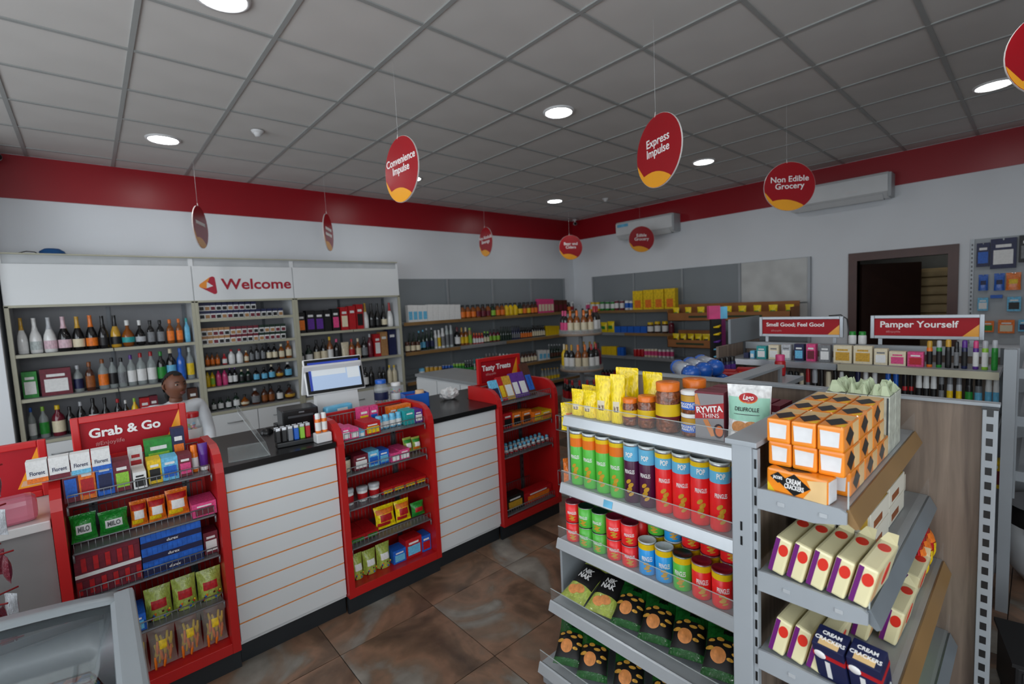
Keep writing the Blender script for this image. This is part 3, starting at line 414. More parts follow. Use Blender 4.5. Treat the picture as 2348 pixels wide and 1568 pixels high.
for n, (ax, a0, a1) in enumerate((('Y', -4.0, 1.6), ('X', -2.4, .6))):
    fr = MB()
    for k in range(5):
        c = a0+(a1-a0)*k/4
        fr.box(*((X0-.09, X0-.03, c-.03, c+.03) if ax == 'Y' else (c-.03, c+.03, Y0-.09, Y0-.03)), .25, 2.75)
    for z in (.25, 2.69): fr.box(*((X0-.09, X0-.03, a0, a1) if ax == 'Y' else (a0, a1, Y0-.09, Y0-.03)), z, z+.06)
    struct(fr.obj(f'window_{n+1}', m_frame))
# red frieze under the ceiling
struct(box('trim_1', m_band, (-.86, X1-.012, Y1-.012, Y1, 2.835, ZC)))
struct(box('trim_2', m_band, (X1-.012, X1, Y0, Y1-.012, 2.845, ZC)))
struct(box('trim_3', m_band, (-.872, -.86, 2.78, Y1, 2.835, ZC)))
# doorway in the right wall with brown frame, the leaf standing open into a store room
m_wood = M('brown_door_wood', '4a2418', .4, var=.15, scale=5)
d = struct(link('door_1', None, None, (X1, -1.77, 0)))
box('door_frame', m_wood, (-.02, .13, .42, .51, 0, 2.0), d); box('door_frame', m_wood, (-.02, .13, -.51, -.42, 0, 2.0), d); box('door_frame', m_wood, (-.02, .13, -.51, .51, 2.0, 2.1), d)
lf = box('door_leaf', M('dark_door_leaf', '2a1610', .5, var=.1), (0, .8, -.02, .02, .01, 1.96), d, loc=(.12, .41, 0), rot=(0, 0, math.radians(-38)))
for z in (.25, 1.15): box('door_panel', M('dark_door_leaf', '2a1610'), (.12, .68, -.026, .026, z, z+.65), lf)
struct(box('wall_store_room', M('store_room_wall', '8d9396', .8), (8.6, 8.7, -4, 1, 0, 2.6)))
struct(box('wall_store_side', M('store_room_wall', '8d9396', .8), (7.02, 8.7, -.6, -.5, 0, 2.6)))
struct(box('wall_store_far_side', M('store_room_wall', '8d9396', .8), (7.02, 8.7, -3.6, -3.5, 0, 2.6)))
struct(box('ceiling_store_room', M('store_room_wall', '8d9396', .8), (7.02, 8.7, -3.6, -.5, 2.6, 2.7)))
struct(box('floor_store_room', M('store_room_floor', '55504a', .8), (7.02, 8.7, -3.6, -.5, -.1, 0)))
for k in range(16):
    z = .02+k*.116
    b = box('stock_sack', M('tan_sack', 'b09a72', .8, var=.12), (-.3, .3, -.35, .35, 0, .114), None, .045, loc=(8.15, -2.1, z))
    tag(b, f'tan sack in the store room behind the open door, {ORD[15-k]} from top of stack', 'sack', 'sacks stacked in the store room')

t = thing('added_room_lamp', 'unseen lamp added on the store room ceiling', 'ceiling light', (7.9, -2.3, 2.59))  # unseen lamp, added to brighten the sacks behind the open door
MB().lathe([(0, -.06), (.09, -.05), (.11, 0)], 18).obj('lamp_cover', M('added_lamp_glow', 'fff2dc', .4, emit=9, var=0), t)
# downlights, detectors, cameras
m_lamp = M('downlight_diffuser', 'ffffff', .4, emit=48, var=0); m_trim = M('white_trim', 'd9d9d9', .4)
LN = {(.3, 2.15): 'above the liquor cabinet', (.3, -.22): 'at the upper edge near the shop front', (2.7, -.22): 'large bright one left of the hanging sign cluster', (2.7, 2.15): 'half hidden behind the leftmost big hanging sign',
      (5.2, 2.15): 'farthest, towards the wall corner', (5.2, -.22): 'in front of the air conditioners', (5.2, -2.6): 'rightmost, beside the sign at the right edge', (.3, -2.6): 'directly over the freezer', (2.7, -2.6): 'over the cracker shelves'}
dm = MB().lathe([(0, -.003), (.105, -.003), (.11, 0)], 24).mesh('diffuser'); dm.materials.append(m_lamp)
rm = MB().lathe([(.105, -.001), (.11, -.008), (.125, -.006), (.128, .006)], 24).mesh('trim_ring'); rm.materials.append(m_trim)
for (x, y), w in LN.items():
    t = thing('ceiling_downlight', f'round recessed white downlight {w}', 'ceiling light', (x, y, ZC), 0, 'ceiling downlights')
    link('diffuser', dm, t); link('trim_ring', rm, t)
for x, y, w in ((.878, 1.515, 'near the liquor cabinet'), (5.77, 1.62, 'near the wall corner')):
    t = thing('smoke_detector', f'small white smoke detector on the ceiling {w}', 'smoke detector', (x, y, ZC), 0, 'smoke detectors')
    MB().lathe([(0, -.02), (.04, -.02), (.05, 0)], 16).obj('base', m_trim, t); MB().lathe([(0, -.045), (.02, -.045), (.032, -.02)], 16).obj('sensor_head', m_trim, t)
def cctv(loc, rz, w):
    t = thing('security_camera', f'small dark security camera {w}', 'camera', loc, rz)
    MB().lathe([(0, -.02), (.04, -.02), (.045, 0)], 14).obj('mount_base', m_trim, t); MB().tube([(0, 0, -.01), (0, -.03, -.06)], .014).obj('mount_arm', m_trim, t)
    MB().tube([(0, .03, -.07), (0, -.07, -.085)], .032, 12).obj('camera_body', M('camera_white', 'cfd0d0', .4), t); MB().tube([(0, -.07, -.085), (0, -.078, -.086)], .027, 12).obj('camera_lens', M('black_plastic', '101112', .3), t)
cctv((6.78, 3.1, ZC), math.radians(-45), 'on the ceiling at the wall corner')
cctv((-.80, 3.12, ZC), math.radians(30), 'on the ceiling above the liquor cabinet end')
# split air conditioners on the right wall
m_ac = M('air_conditioner_plastic', 'd6d9da', .35, var=.02); m_acs = M('air_conditioner_vent', '5c6164', .5)
for y, z, w, lab in ((1.56, 2.70, 1.06, 'white wall air conditioner behind the edible grocery sign, blue sticker'), (-1.17, 2.70, 1.02, 'white wall air conditioner beside the non edible grocery sign')):
    t = thing('air_conditioner', lab, 'air conditioner', (X1-.012, y, z), -math.pi/2)
    MB().prism([(0, .0), (-.13, .0), (-.21, .07), (-.215, .26), (-.19, .29), (0, .29)], -w/2, w/2).obj('casing', m_ac, t)
    MB().prism([(-.05, -.004), (-.13, -.004), (-.20, .062), (-.18, .066)], -w/2+.08, w/2-.05).obj('air_vent', m_acs, t)
    MB().prism([(-.135, -.014), (-.195, .046), (-.19, .05), (-.13, -.01)], -w/2+.08, w/2-.05).obj('vent_louvre', m_ac, t)
    box('end_cap', M('air_conditioner_grey', 'a9adb0', .4), (w/2-.001, w/2+.03, -.2, 0, .01, .28), t)
    if y > 0: box('sticker', paper('Q'), (-w/2+.03, -w/2+.25, -.2165, -.2135, .2, .25), t)
    else: box('sticker', m_trim, (.1, .22, -.2165, -.2135, .1, .13), t)

# round hanging department signs
m_red = M('sign_red', '9e0f1b', .25, var=.02); m_org = M('sign_orange', 'f0a428', .25, var=.02); m_sed = M('sign_edge_white', 'd8d4d0', .4); m_let = M('sign_white_print', 'f2f0ee', .4, var=0)
def hang(x, y, z, az, txt, lab, blank=False):
    t = thing('hanging_sign', lab, 'hanging sign', (x, y, z), 0, 'round hanging department signs'); t.rotation_euler.z = az
    n = 40; R = .2; P = [(R*math.sin(2*math.pi*i/n), R*math.cos(2*math.pi*i/n)) for i in range(n)]
    MB().prism(P, -.004, .004, 'Y').obj('disc', m_sed, t)
    MB().prism([(a*.992, b*.992) for a, b in P], -.0052, -.004, 'Y').obj('front_print', m_red, t)
    MB().prism([(a*.992, b*.992) for a, b in P], .004, .0052, 'Y').obj('back_print', m_red, t)
    arc = [(R*.985*math.sin(a), R*.985*math.cos(a)) for a in [math.radians(v) for v in range(146, 263, 6)]]
    cur = [(-.17+.30*s, -.122+.03*math.sin(s*3.0)-.055*s*s) for s in [i/8 for i in range(1, 8)]]
    MB().prism(arc+cur, -.0062, -.0052, 'Y').obj('swoosh', m_org, t)
    if isinstance(txt, int):
        for k in range(txt): box('print_line', m_let, (-.12, .12, -.0066, -.0052, .02-.06*k, .05-.06*k), t)
    elif txt: text(txt, .066, m_let, t, (.0, -.0064, .03), bold=.012)
    MB().tube([(-.02, 0, R-.012), (-.02, 0, ZC-z)], .0008, 5).obj('wire', M('hanging_wire', 'c8c8c8', .3), t)
    MB().tube([(-.02, 0, R-.02), (-.02, -.004, R-.005), (-.02, 0, R+.02)], .003, 5).obj('hook', m_sed, t)
D = math.radians
hang(1.23, -.2, 2.55, D(-89), 'Convenience\nImpulse', 'round red sign reading Convenience Impulse hanging above the counter')
hang(2.17, -1.43, 2.50, D(-112), 'Express\nImpulse', 'round red sign reading Express Impulse hanging over the gondola aisle')
hang(4.13, -1.47, 2.54, D(-50), 'Non Edible\nGrocery', 'round red sign reading Non Edible Grocery in front of an air conditioner')
hang(.56, 2.48, 2.55, D(64), 1, 'narrow edge-on red sign hanging left of the Welcome header')
hang(1.72, 2.32, 2.55, D(55), 2, 'narrow edge-on red sign hanging right of the Welcome header')
hang(3.89, 2.27, 2.55, D(-102), 'Non Alcoholic\nBeverage', 'narrow red sign hanging above the drink shelves, left of the wall corner')
hang(5.67, 2.27, 2.55, D(-30), 'Beer and\nCiders', 'round red sign reading Beer and Ciders hanging at the wall corner')
hang(6.2, 1.28, 2.58, D(-40), 'Edible\nGrocery', 'round red sign reading Edible Grocery hanging under an air conditioner')
hang(3.06, -2.925, 2.70, D(-60), '', 'red sign cut off at the upper right edge, beside a downlight')
# ---------------------------------------------------------------- back bar cabinet
m_cab = M('cabinet_white_laminate', 'd9dcdd', .35, var=.02, scale=2); m_post = M('cabinet_beige_edge', 'a9a793', .45, var=.03); m_in = M('cabinet_inner_grey', '8e8f92', .6, var=.03)
m_wood2 = M('grey_oak_laminate', '8a7766', .5, var=.18, scale=4); m_steel = M('shelf_grey_steel', '9ea3a7', .4, .25, var=.03, scale=3); m_back = M('grey_back_panel', '868d91', .5, var=.03, scale=2)
m_lip = M('ticket_rail_aluminium', 'c3c8cc', .25, .75, var=.03); m_lipb = M('ticket_rail_brown', '8a6a40', .4, var=.15, scale=4); m_blk = M('black_plastic', '101112', .3)
m_ltr = M('welcome_crimson', 'a3152c', .35, var=0)
YF = 2.85
cabinet_bays = [(-.83, .505, [1.445, 1.062, .69], True), (.505, 1.475, [1.672, 1.408, 1.172, .95, .69], False), (1.475, 2.82, [1.45, 1.067, .685], True)]
BAYN = ['left', 'middle', 'right']
for bi, (a, b, shs, mid) in enumerate(cabinet_bays):
    t = thing('liquor_cabinet', f'{BAYN[bi]} bay of the white liquor cabinet'+(', carrying the Welcome header' if bi == 1 else ', with open bottle shelves'), 'cabinet', (a, YF, 0), 0, 'liquor cabinet bays')
    w = b-a
    box('side_panel', m_cab, (0, .02, .012, .42, .1, 2.29), t); box('side_panel', m_cab, (w-.02, w, .012, .42, .1, 2.29), t)
    box('front_post', m_post, (0, .03, -.012, .012, .1, 1.86), t, .003); box('front_post', m_post, (w-.03, w, -.012, .012, .1, 1.86), t, .003)
    box('back_panel', m_in, (.02, w-.02, .41, .425, .1, 2.29), t)
    box('header_panel', m_cab, (.004, w-.004, -.006, .012, 1.865, 2.215), t, .002)
    box('header_rail', m_post, (0, w, -.012, .012, 1.845, 1.865), t)
    box('top_panel', M('cabinet_top_grey', 'b4b8ba', .4), (0, w, .02, .42, 2.27, 2.30), t); box('top_fascia', M('cabinet_top_grey', 'b4b8ba', .4), (.004, w-.004, .02, .03, 2.215, 2.27), t)
    box('top_edge', m_post, (0, w, .0, .03, 2.295, 2.307), t)
    for z in shs:
        if mid:
            for q0, q1 in ((.03, w/2-.004), (w/2+.004, w-.03)):
                s = box('shelf', m_in, (q0, q1, .01, .41, z-.022, z), t); box('shelf_edge', m_post if z > .7 else m_post, (q0, q1, -.004, .012, z-.026, z+.002), s)
        else:
            s = box('shelf', m_in, (.03, w-.03, .01, .41, z-.022, z), t); box('shelf_edge', m_post, (.03, w-.03, -.004, .012, z-.026, z+.002), s)
    for q in ([w/2, w-.05] if mid else [w*.75]): box('slotted_upright', M('slotted_steel', '5c6064', .4, .5), (q-.014, q+.014, .398, .41, .69, 1.84), t)
    nd = 3 if mid else 2
    for k in range(nd):
        dw = (w-.06)/nd; x = .03+k*dw
        dr = box('drawer', m_cab, (x+.003, x+dw-.003, -.004, .014, .36, .66), t, .002)
        MB().tube([(x+dw/2-.07, -.004, .56), (x+dw/2-.07, -.028, .56), (x+dw/2+.07, -.028, .56), (x+dw/2+.07, -.004, .56)], .005).obj('drawer_handle', M('brushed_handle', '8b8e90', .3, .8), dr)
        box('cabinet_door', m_cab, (x+.003, x+dw-.003, -.004, .014, .11, .354), t, .002)
    box('plinth', m_blk, (0, w, .03, .40, 0, .1), t)
    if bi == 1:
        text('Welcome', .155, m_ltr, t, (.60, -.0075, 2.025), bold=.022, sx=1.12)
        lg = link('logo_emblem', None, t, (.135, -.0075, 2.02))
        def blob(pts, nm, mt, y):
            MB().prism(pts, y-.0012, y, 'Y').obj(nm, mt, lg)
        def arc(c, r, a0, a1, n=6): return [(c[0]+r*math.cos(D(a0+(a1-a0)*i/n)), c[1]+r*math.sin(D(a0+(a1-a0)*i/n))) for i in range(n+1)]
        out = arc((-.062, -.005), .02, 120, 245)+arc((.05, -.07), .022, 250, 365)+arc((.04, .068), .022, -5, 125)
        blob(out, 'emblem_red', M('emblem_crimson', 'a81c34', .35, var=0), 0)
        blob([(-.078, .01)]+arc((-.062, -.005), .02, 140, 240)+[(-.02, -.035), (-.012, .012), (.02, .085)], 'emblem_orange', M('emblem_orange', 'e08a2e', .35, var=0), -.0013)
        blob([(-.018, -.03), (.042, -.008), (-.012, .034)], 'emblem_white', m_cab, -.0026)
# small blue cap-shaped thing left on top of the cabinet
t = thing('blue_cap', 'dark blue cloth cap lying on top of the liquor cabinet', 'cap', (-.50, 3.0, 2.3085))
MB().lathe([(0, .06), (.05, .055), (.085, .03), (.09, 0)], 16).obj('crown', M('blue_cloth', '0f4a80', .8), t)
MB().add([(.05, -.07, .012), (.13, -.06, .004), (.15, 0, .0), (.13, .06, .004), (.05, .07, .012), (.05, 0, .03)], [(0, 1, 2, 5), (5, 2, 3, 4)]).obj('brim', M('blue_cloth', '0f4a80', .8), t)
tag(MB().tube([(-.8, 3.02, 2.309), (-.72, 3.0, 2.318), (-.66, 2.98, 2.335), (-.61, 2.98, 2.33), (-.585, 2.99, 2.31)], .004).obj('loose_cable', m_blk), 'thin dark cable lying on the liquor cabinet beside the blue cap', 'cable')

for key, z, nm in (('b1s1', 1.445, 'top shelf left liquor bay'), ('b1s2', 1.062, 'middle shelf left liquor bay'), ('b1s3', .69, 'bottom shelf left liquor bay')):
    rows(ROWS[key], 'Y', 3.0, z+.001, nm, 'bottles and boxes in the left liquor bay', -.79, .465)
for key, z, nm in (('b2s1a', 1.672, 'lower tier, top shelf'), ('b2s1b', 1.757, 'upper tier, top shelf'), ('b2s2a', 1.408, 'lower tier, second shelf'), ('b2s2b', 1.493, 'upper tier, second shelf')):
    for i, (k, x, h, w, c) in enumerate(ROWS[key]):
        product(k, c, (x, 2.93, z+.001), .0485, .084, 0, f"white cigarette pack with {PAL[c[1]][0]} lid, {ORD[i]} from left, {nm}", 'cigarette packs')
for key, z, nm in (('b2s3', 1.172, 'third shelf middle liquor bay'), ('b2s4', .95, 'fourth shelf middle liquor bay'), ('b2s5', .69, 'fifth shelf middle liquor bay')):
    rows(ROWS[key], 'Y', 3.0, z+.001, nm, 'bottles in the middle liquor bay', .54, 1.44)
for key, z, nm in (('b3s1', 1.45, 'top shelf right liquor bay'), ('b3s2', 1.067, 'middle shelf right liquor bay'), ('b3s3', .685, 'bottom shelf right liquor bay')):
    rows(ROWS[key], 'Y', 3.0, z+.001, nm, 'bottles and boxes in the right liquor bay', 1.51, 2.78)

# ---------------------------------------------------------------- wall shelving runs
def wall_run(lab, axis, origin, panels, shelves, L, depth=.38):
    """panels: list of (start, end) in run coordinates (left to right); shelves: list of (z, start, end, material pattern)"""
    t = thing('grocery_shelving', lab, 'shelving', origin, 0 if axis == 'Y' else -math.pi/2, 'wall shelving runs')
    for a, b in panels:
        for z0, z1 in ((.1, .7), (.705, 1.10), (1.105, 1.5), (1.505, 2.11)):
            box('back_panel', m_back, (a+.002, b-.002, -.03, -.012, z0, z1), t)
    for q in [panels[0][0]]+[b for a, b in panels]:
        box('slotted_upright', m_steel, (q-.016, q+.016, -.05, 0, 0, 2.11), t)
    box('base_deck', m_steel, (0, L, -depth-.06, -.012, 0, .14), t)
    for z, a, b, pat in shelves:
        s = box('shelf', m_steel, (a, b, -depth, -.03, z-.03, z), t)
        n = len(pat); q = (b-a)/n
        for i, ch in enumerate(pat): box('ticket_rail', m_lip if ch == 'a' else m_lipb, (a+i*q+.002, a+(i+1)*q-.002, -depth-.012, -depth, z-.042, z+.004), s)
    return t
wall_run('long grey shelving run on the left wall with four drink shelves', 'Y', (2.86, Y1-.001, 0), [(.02, 1.0), (1.0, 1.9), (1.9, 2.8), (2.8, 3.69)],
         [(1.487, .02, 3.69, 'bbbb'), (1.075, .02, 3.69, 'babb'), (.66, .02, 3.69, 'bbbb'), (.27, .02, 3.69, 'bbbb')], 3.71)
G = 'drinks and cartons on the left wall shelving'
rows(ROWS['w1s1'], 'Y', 2.99, 1.488, 'top left-wall shelf', G, 2.9, 6.54)
bk = [t for t in ROWS['w1s2'] if t[4] in ('DDT',)]
rows([t for t in ROWS['w1s2'] if t[0] == 'jar'], 'Y', 2.95, 1.076, 'front, second left-wall shelf', G, 2.9, 3.3)
rows([t for t in ROWS['w1s2'] if t[0] != 'jar'], 'Y', 3.04, 1.076, 'second left-wall shelf', G, 2.9, 6.54)
rows(ROWS['w1s3'], 'Y', 2.99, .661, 'third left-wall shelf', G, 2.9, 6.54)
rows(ROWS['w1s4'], 'Y', 2.99, .271, 'lowest left-wall shelf', G, 2.9, 6.54)
wr_t = wall_run('grey shelving run on the right wall with groceries and bare back panels', 'X', (X1-.001, 2.80, 0), [(.02, .92), (.92, 1.83), (1.83, 2.73), (2.73, 3.63)],
         [(1.475, .02, 1.93, 'bb'), (1.085, .02, 1.86, 'ab'), (.68, .02, 1.86, 'aa'), (.30, .02, 1.86, 'aa'), (.98, 2.72, 3.6, 'a')], 3.65)
for k, (z0, z1) in enumerate(((1.505, 2.11), (1.105, 1.5))): box('pale_overlay_panel', M('scuffed_white_panel', 'c4c6c4', .5, var=.10, scale=5), (2.75, 3.61, -.034, -.0305, z0+.01, z1-.004), wr_t)
G = 'groceries on the right wall shelving'
rows(ROWS['r1s1'], 'X', 6.6, 1.476, 'top right-wall shelf', G, .88, 2.77, True)
rows(ROWS['r1s2'], 'X', 6.62, 1.086, 'second right-wall shelf', G, .95, 2.77, True)
rows(ROWS['r1s3'], 'X', 6.62, .681, 'third right-wall shelf', G, .95, 2.77, True)
rows(ROWS['r1s4'], 'X', 6.62, .301, 'lowest right-wall shelf', G, .95, 2.77, True)
# sloping cardboard shelf trays hooked on the right wall
def crate(x, y, z, w, d, lab, fill, n, tilt=.25):
    t = thing('cardboard_tray', lab, 'tray', (x, y, z), -math.pi/2); m = M('brown_corrugated_card', '9a6234', .7, var=.12, scale=6)
    mb = [('tray_floor', (-w/2, w/2, -d, 0, 0, .008)), ('tray_front', (-w/2, w/2, -d, -d+.008, 0, .12)), ('tray_side', (-w/2, -w/2+.008, -d, 0, 0, .17)), ('tray_side', (w/2-.008, w/2, -d, 0, 0, .17)), ('tray_back', (-w/2, w/2, -.008, 0, 0, .24))]
    for nm, b in mb: box(nm, m, b, t)
    box('printed_band', M('dark_green_print', '2c3a20', .7), (-w*.3, w*.3, -d-.001, -d, .045, .075), t)
    box('tray_bracket', m_steel, (-w/2+.03, -w/2+.05, -d*.9, .24, -.03, 0), t); box('tray_bracket', m_steel, (w/2-.05, w/2-.03, -d*.9, .24, -.03, 0), t)
    for i in range(n):
        product('bagY', fill, (x-d*.55, y+(w-.12)*(.5-i/(n-1)), z+.01), .11, .19, -math.pi/2+random.uniform(-.2, .2), f"small {PAL[fill[0]][0]} bag in the {lab.split(' with')[0].split(' tray')[0]} tray, {ORD[i]} from left", 'bags in the cardboard trays')
crate(6.6, .05, 1.30, 1.7, .34, 'wide sloping brown card tray with yellow bags on the right wall', 'YG', 9)
crate(6.6, .55, .90, .72, .34, 'narrow brown card tray with yellow bags below the wide one', 'YK', 6)
# hanging strip of lollies standing in front of the right wall
t = thing('lolly_stand', 'tall black and purple lolly stand with a pink header card', 'display stand', (3.62, -1.08, 0), -math.pi*.28)
box('stand_body', M('black_card', '121014', .5), (-.05, .03, -.03, .03, 0, 1.47), t); box('stand_side', M('purple_card', '6a1450', .5), (.03, .062, -.03, .03, 0, 1.47), t)
box('header_card', paper('P'), (-.07, .02, -.036, .03, 1.47, 1.58), t); box('header_card_side', paper('Q'), (.02, .075, -.036, .03, 1.47, 1.57), t)
for k in range(12): MB().tube([(-.035, -.031, 1.40-k*.062), (0, -.05, 1.405-k*.062), (.02, -.034, 1.415-k*.062)], [.006, .012, .008], 6).obj('wrapped_sweet', plast('YYVQQQOQ'[k % 8]), t)
box('stand_foot', M('black_card', '121014'), (-.16, .16, -.16, .16, 0, .02), t)

# ---------------------------------------------------------------- round wine stand by the corner
t = thing('round_wine_stand', 'round tiered grey wine stand with wooden trays near the wall corner', 'display stand', (4.30, .98, 0))
MB().lathe([(.0, 0), (.2, 0), (.2, .02), (.03, .03), (.025, 1.62), (0, 1.62)], 16).obj('centre_pole', m_steel, t)
for z in (.42, .83, 1.275):
    MB().lathe([(.026, z-.03), (.27, z-.03), (.275, z-.015), (.27, z), (.026, z)], 40).obj('tray', M('round_tray_wood', '8f7c6c', .5, var=.1), t)
    MB().lathe([(.266, z), (.2665, z+.05), (.268, z+.05), (.2685, z)], 40).obj('clear_rim', M('clear_acrylic', 'c8d0d0', .1, alpha=.3, var=0), t)
def ring(z, n, r, specs, nm, h, a0):
    for i, sp in enumerate(specs):
        a = a0+i*2*math.pi/n; x, y = 4.30+r*math.cos(a), .98+r*math.sin(a)
        product(sp[0], sp[1], (x, y, z+.001), .075, h*(sp[2] if len(sp) > 2 else 1), a-math.pi/2+math.pi, f"{describe(sp[0], sp[1])}, {ORD[i]} anticlockwise, {nm}", 'bottles on the round wine stand')
va = math.atan2(-2.9-.98, -.318-4.30)
ring(1.275, 16, .215, [('wine', 'KPP', .95)]*2+[('wine', 'AOE', .95)]*4+[('wine', 'KRW', 1.08)]*4+[('wine', 'KKE')]*3, 'top tier of wine stand', .30, va-1.35)
ring(.83, 16, .215, [('wine', 'YEY')]+[('wine', 'KJW')]*2+[('wine', 'AOE')]*2+[('wine', 'KRW')]*2+[('wine', 'MKM')]*2+[('wine', 'KJK')]*3, 'middle tier of wine stand', .31, va-1.35)
ring(.42, 14, .215, [('wine', 'KRR')]*9, 'lowest tier of wine stand', .28, va-1.5)
# ---------------------------------------------------------------- cash counter: slatted white units and red racks under one black worktop
m_white = M('counter_white_laminate', 'd6d9da', .35, var=.02, scale=3); m_ostrip = M('orange_groove', 'd9812c', .5, var=.03); m_kick = M('dark_kickboard', '1d2226', .5)
m_rackred = M('rack_red_paint', 'b81a1a', .38, var=.04); m_wire = M('grey_tray_wire', '7d7f82', .4, .4, var=0); m_top = M('black_worktop', '121213', .25, var=.05, scale=30)
YC = -.377
def slat_unit(a, b, lab):
    t = thing('counter_unit', lab, 'counter', (a, YC, 0), 0, 'white slatted counter units'); w = b-a
    box('carcass', m_white, (0, w, .0125, .33, .1, .953), t); box('kickboard', m_kick, (0, w, .03, .05, 0, .115), t)
    p = (.953-.117)/9
    for k in range(9):
        z = .117+k*p; box('slat', m_white, (.001, w-.001, 0, .012, z+.003, z+p-.004), t, .0015)
        if k: box('groove_strip', m_ostrip, (.001, w-.001, .0035, .0125, z-.005, z+.004), t)
slat_unit(.092, .614, 'white slatted counter unit between the Grab and Go rack and middle rack')
slat_unit(1.224, 1.742, 'white slatted counter unit between the middle rack and Tasty Treats rack')
# worktop
wt = MB().box(-.49, 2.35, -.05, .30, .957, .987).box(.088, .612, -.395, -.05, .957, .987).box(1.226, 1.738, -.395, -.05, .957, .987)
tag(wt.obj('black_worktop', m_top), 'long glossy black worktop of the cash counter', 'worktop')
tag(box('counter_cabinet', m_white, (-.48, 2.34, -.03, .26, 0, .953)), 'plain white inner carcass under the black worktop', 'cabinet')
TRAYS = (.965, .77, .575, .352, .148)
def rack(a, b, lab, trays=TRAYS):
    t = thing('counter_rack', lab, 'display rack', (a, YC, 0), 0, 'red counter racks'); w = b-a
    poly = [(.315, .1), (.315, 1.083), (.09, 1.083), (.045, 1.072), (.01, 1.05), (-.018, 1.015), (-.03, .97), (-.03, .1)]
    MB().prism(poly, 0, .034).obj('side_panel', m_rackred, t); MB().prism(poly, w-.034, w).obj('side_panel', m_rackred, t)
    box('back_panel', m_rackred, (.034, w-.034, .30, .315, .1, 1.08), t); box('bottom_deck', m_rackred, (.034, w-.034, -.02, .30, .1, .145), t); box('front_rail', m_rackred, (.034, w-.034, -.03, -.02, .1, .15), t, .002)
    box('kickboard', m_kick, (0, w, .0, .02, 0, .1), t)
    for q in (.10, w-.13):
        u = box('slotted_upright', M('slotted_steel', '5c6064', .4, .5), (q, q+.03, .288, .30, .15, 1.0), t)
        for k in range(14): box('slot', m_blk, (q+.011, q+.019, .2865, .288, .2+k*.055, .225+k*.055), u)
    for z in trays[:4]:
        tr = box('tray', m_wire, (.05, w-.05, -.005, .285, z+.002, z+.008), t)
        MB().tube([(.046, .0, z+.004), (w-.046, .0, z+.004)], .0055).tube([(.046, .0, z+.004), (.046, .0, z-.03)], .004).tube([(w-.046, .0, z+.004), (w-.046, .0, z-.03)], .004).obj('tray_rail', m_wire, tr)
        f = MB().tube([(.05, -.002, z+.048), (w-.05, -.002, z+.048)], .0028)
        n = 22
        for k in range(n+1):
            x = .05+(w-.1)*k/n; f.tube([(x, -.002, z+.004), (x, -.002, z+.048)], .0013, 4)
        f.obj('wire_front', m_wire, tr)
        r = MB().tube([(.05, .283, z+.1), (w-.05, .283, z+.1)], .0028)
        for k in range(n+1):
            x = .05+(w-.1)*k/n; r.tube([(x, .283, z+.004), (x, .283, z+.1)], .0013, 4)
        r.obj('wire_back', m_wire, tr)
    return t
rack(-.49, .086, 'red counter rack with the Grab and Go sign, nearest the freezer')
rack(.618, 1.22, 'middle red counter rack below the cash register screen')
rack(1.746, 2.348, 'farthest red counter rack with the Tasty Treats sign', (.965, .77, .575, .15))
m_sgr = M('sign_board_red', 'a60f1e', .55, var=.03, spec=.3); m_sfr = M('sign_frame_red', 'c01618', .35, var=.03)
def rack_sign(x0, x1, z0, z1, y, head, sub, lab):
    t = thing('rack_sign', lab, 'sign', (x0, y, z0), 0, 'framed red rack signs'); w, h = x1-x0, z1-z0; f = .028
    box('sign_board', m_sgr, (f*.6, w-f*.6, .002, .014, f*.6, h-f*.6), t)
    for nm, b in (('frame_side', (0, f, -.012, .016, 0, h)), ('frame_side', (w-f, w, -.012, .016, 0, h)), ('frame_top', (f, w-f, -.012, .016, h-f, h)), ('frame_bottom', (f, w-f, -.012, .016, 0, f))): box(nm, m_sfr, b, t, .004)
    MB().prism([(w-f, f+.02), (w-f, h-f), (w-f-.075, f+.02)], .0, .002, 'Y').obj('orange_corner', m_org, t)
    if head: text(head, .058, m_let, t, (w*.44, .0, h*.66), bold=.03)
    if sub: text(sub, .026, M('sign_faint_print', 'd08a8a', .5, var=0), t, (w*.30, .0, h*.46), bold=0)
    return t
rack_sign(-.418, .007, 1.02, 1.266, -.045, 'Grab & Go', '#Enjoylife', 'red framed sign reading Grab and Go on the nearest counter rack')
rack_sign(1.857, 2.293, 1.03, 1.272, -.045, 'Tasty Treats', '#Enjoylife', 'red framed sign reading Tasty Treats on the farthest counter rack')
# left-hand counter continuing past the rack, with a lower framed sign standing on it
t = thing('side_counter', 'grey-white side counter with shade-darkened sides left of the Grab and Go rack', 'counter', (-1.55, YC, 0))
box('carcass', M('counter_shaded_side', '7a7877', .5), (0, 1.055, .02, .60, 0, .90), t); box('worktop', M('counter_grey_top', 'c8c6c4', .3), (0, 1.055, .0, .66, .90, .935), t, .004)  # carcass colour darkened: shading and lens falloff are put into the grey
rack_sign(-1.02, -.505, .936, 1.185, .02, '', '', 'red framed sign with orange corner standing on the side counter')
# inner return of the counter, white with grey top
t = thing('return_counter', 'white return counter with grey top closing the cash area', 'counter', (2.22, .31, 0))
box('carcass', m_white, (.012, .5, 0, 1.2, 0, .955), t); box('worktop', M('grey_top', '8d9092', .35), (0, .52, -.005, 1.22, .956, .986), t, .003)
for k in range(3): box('door_panel', m_white, (0, .012, .01+k*.4, .395+k*.4, .1, .945), t, .002)

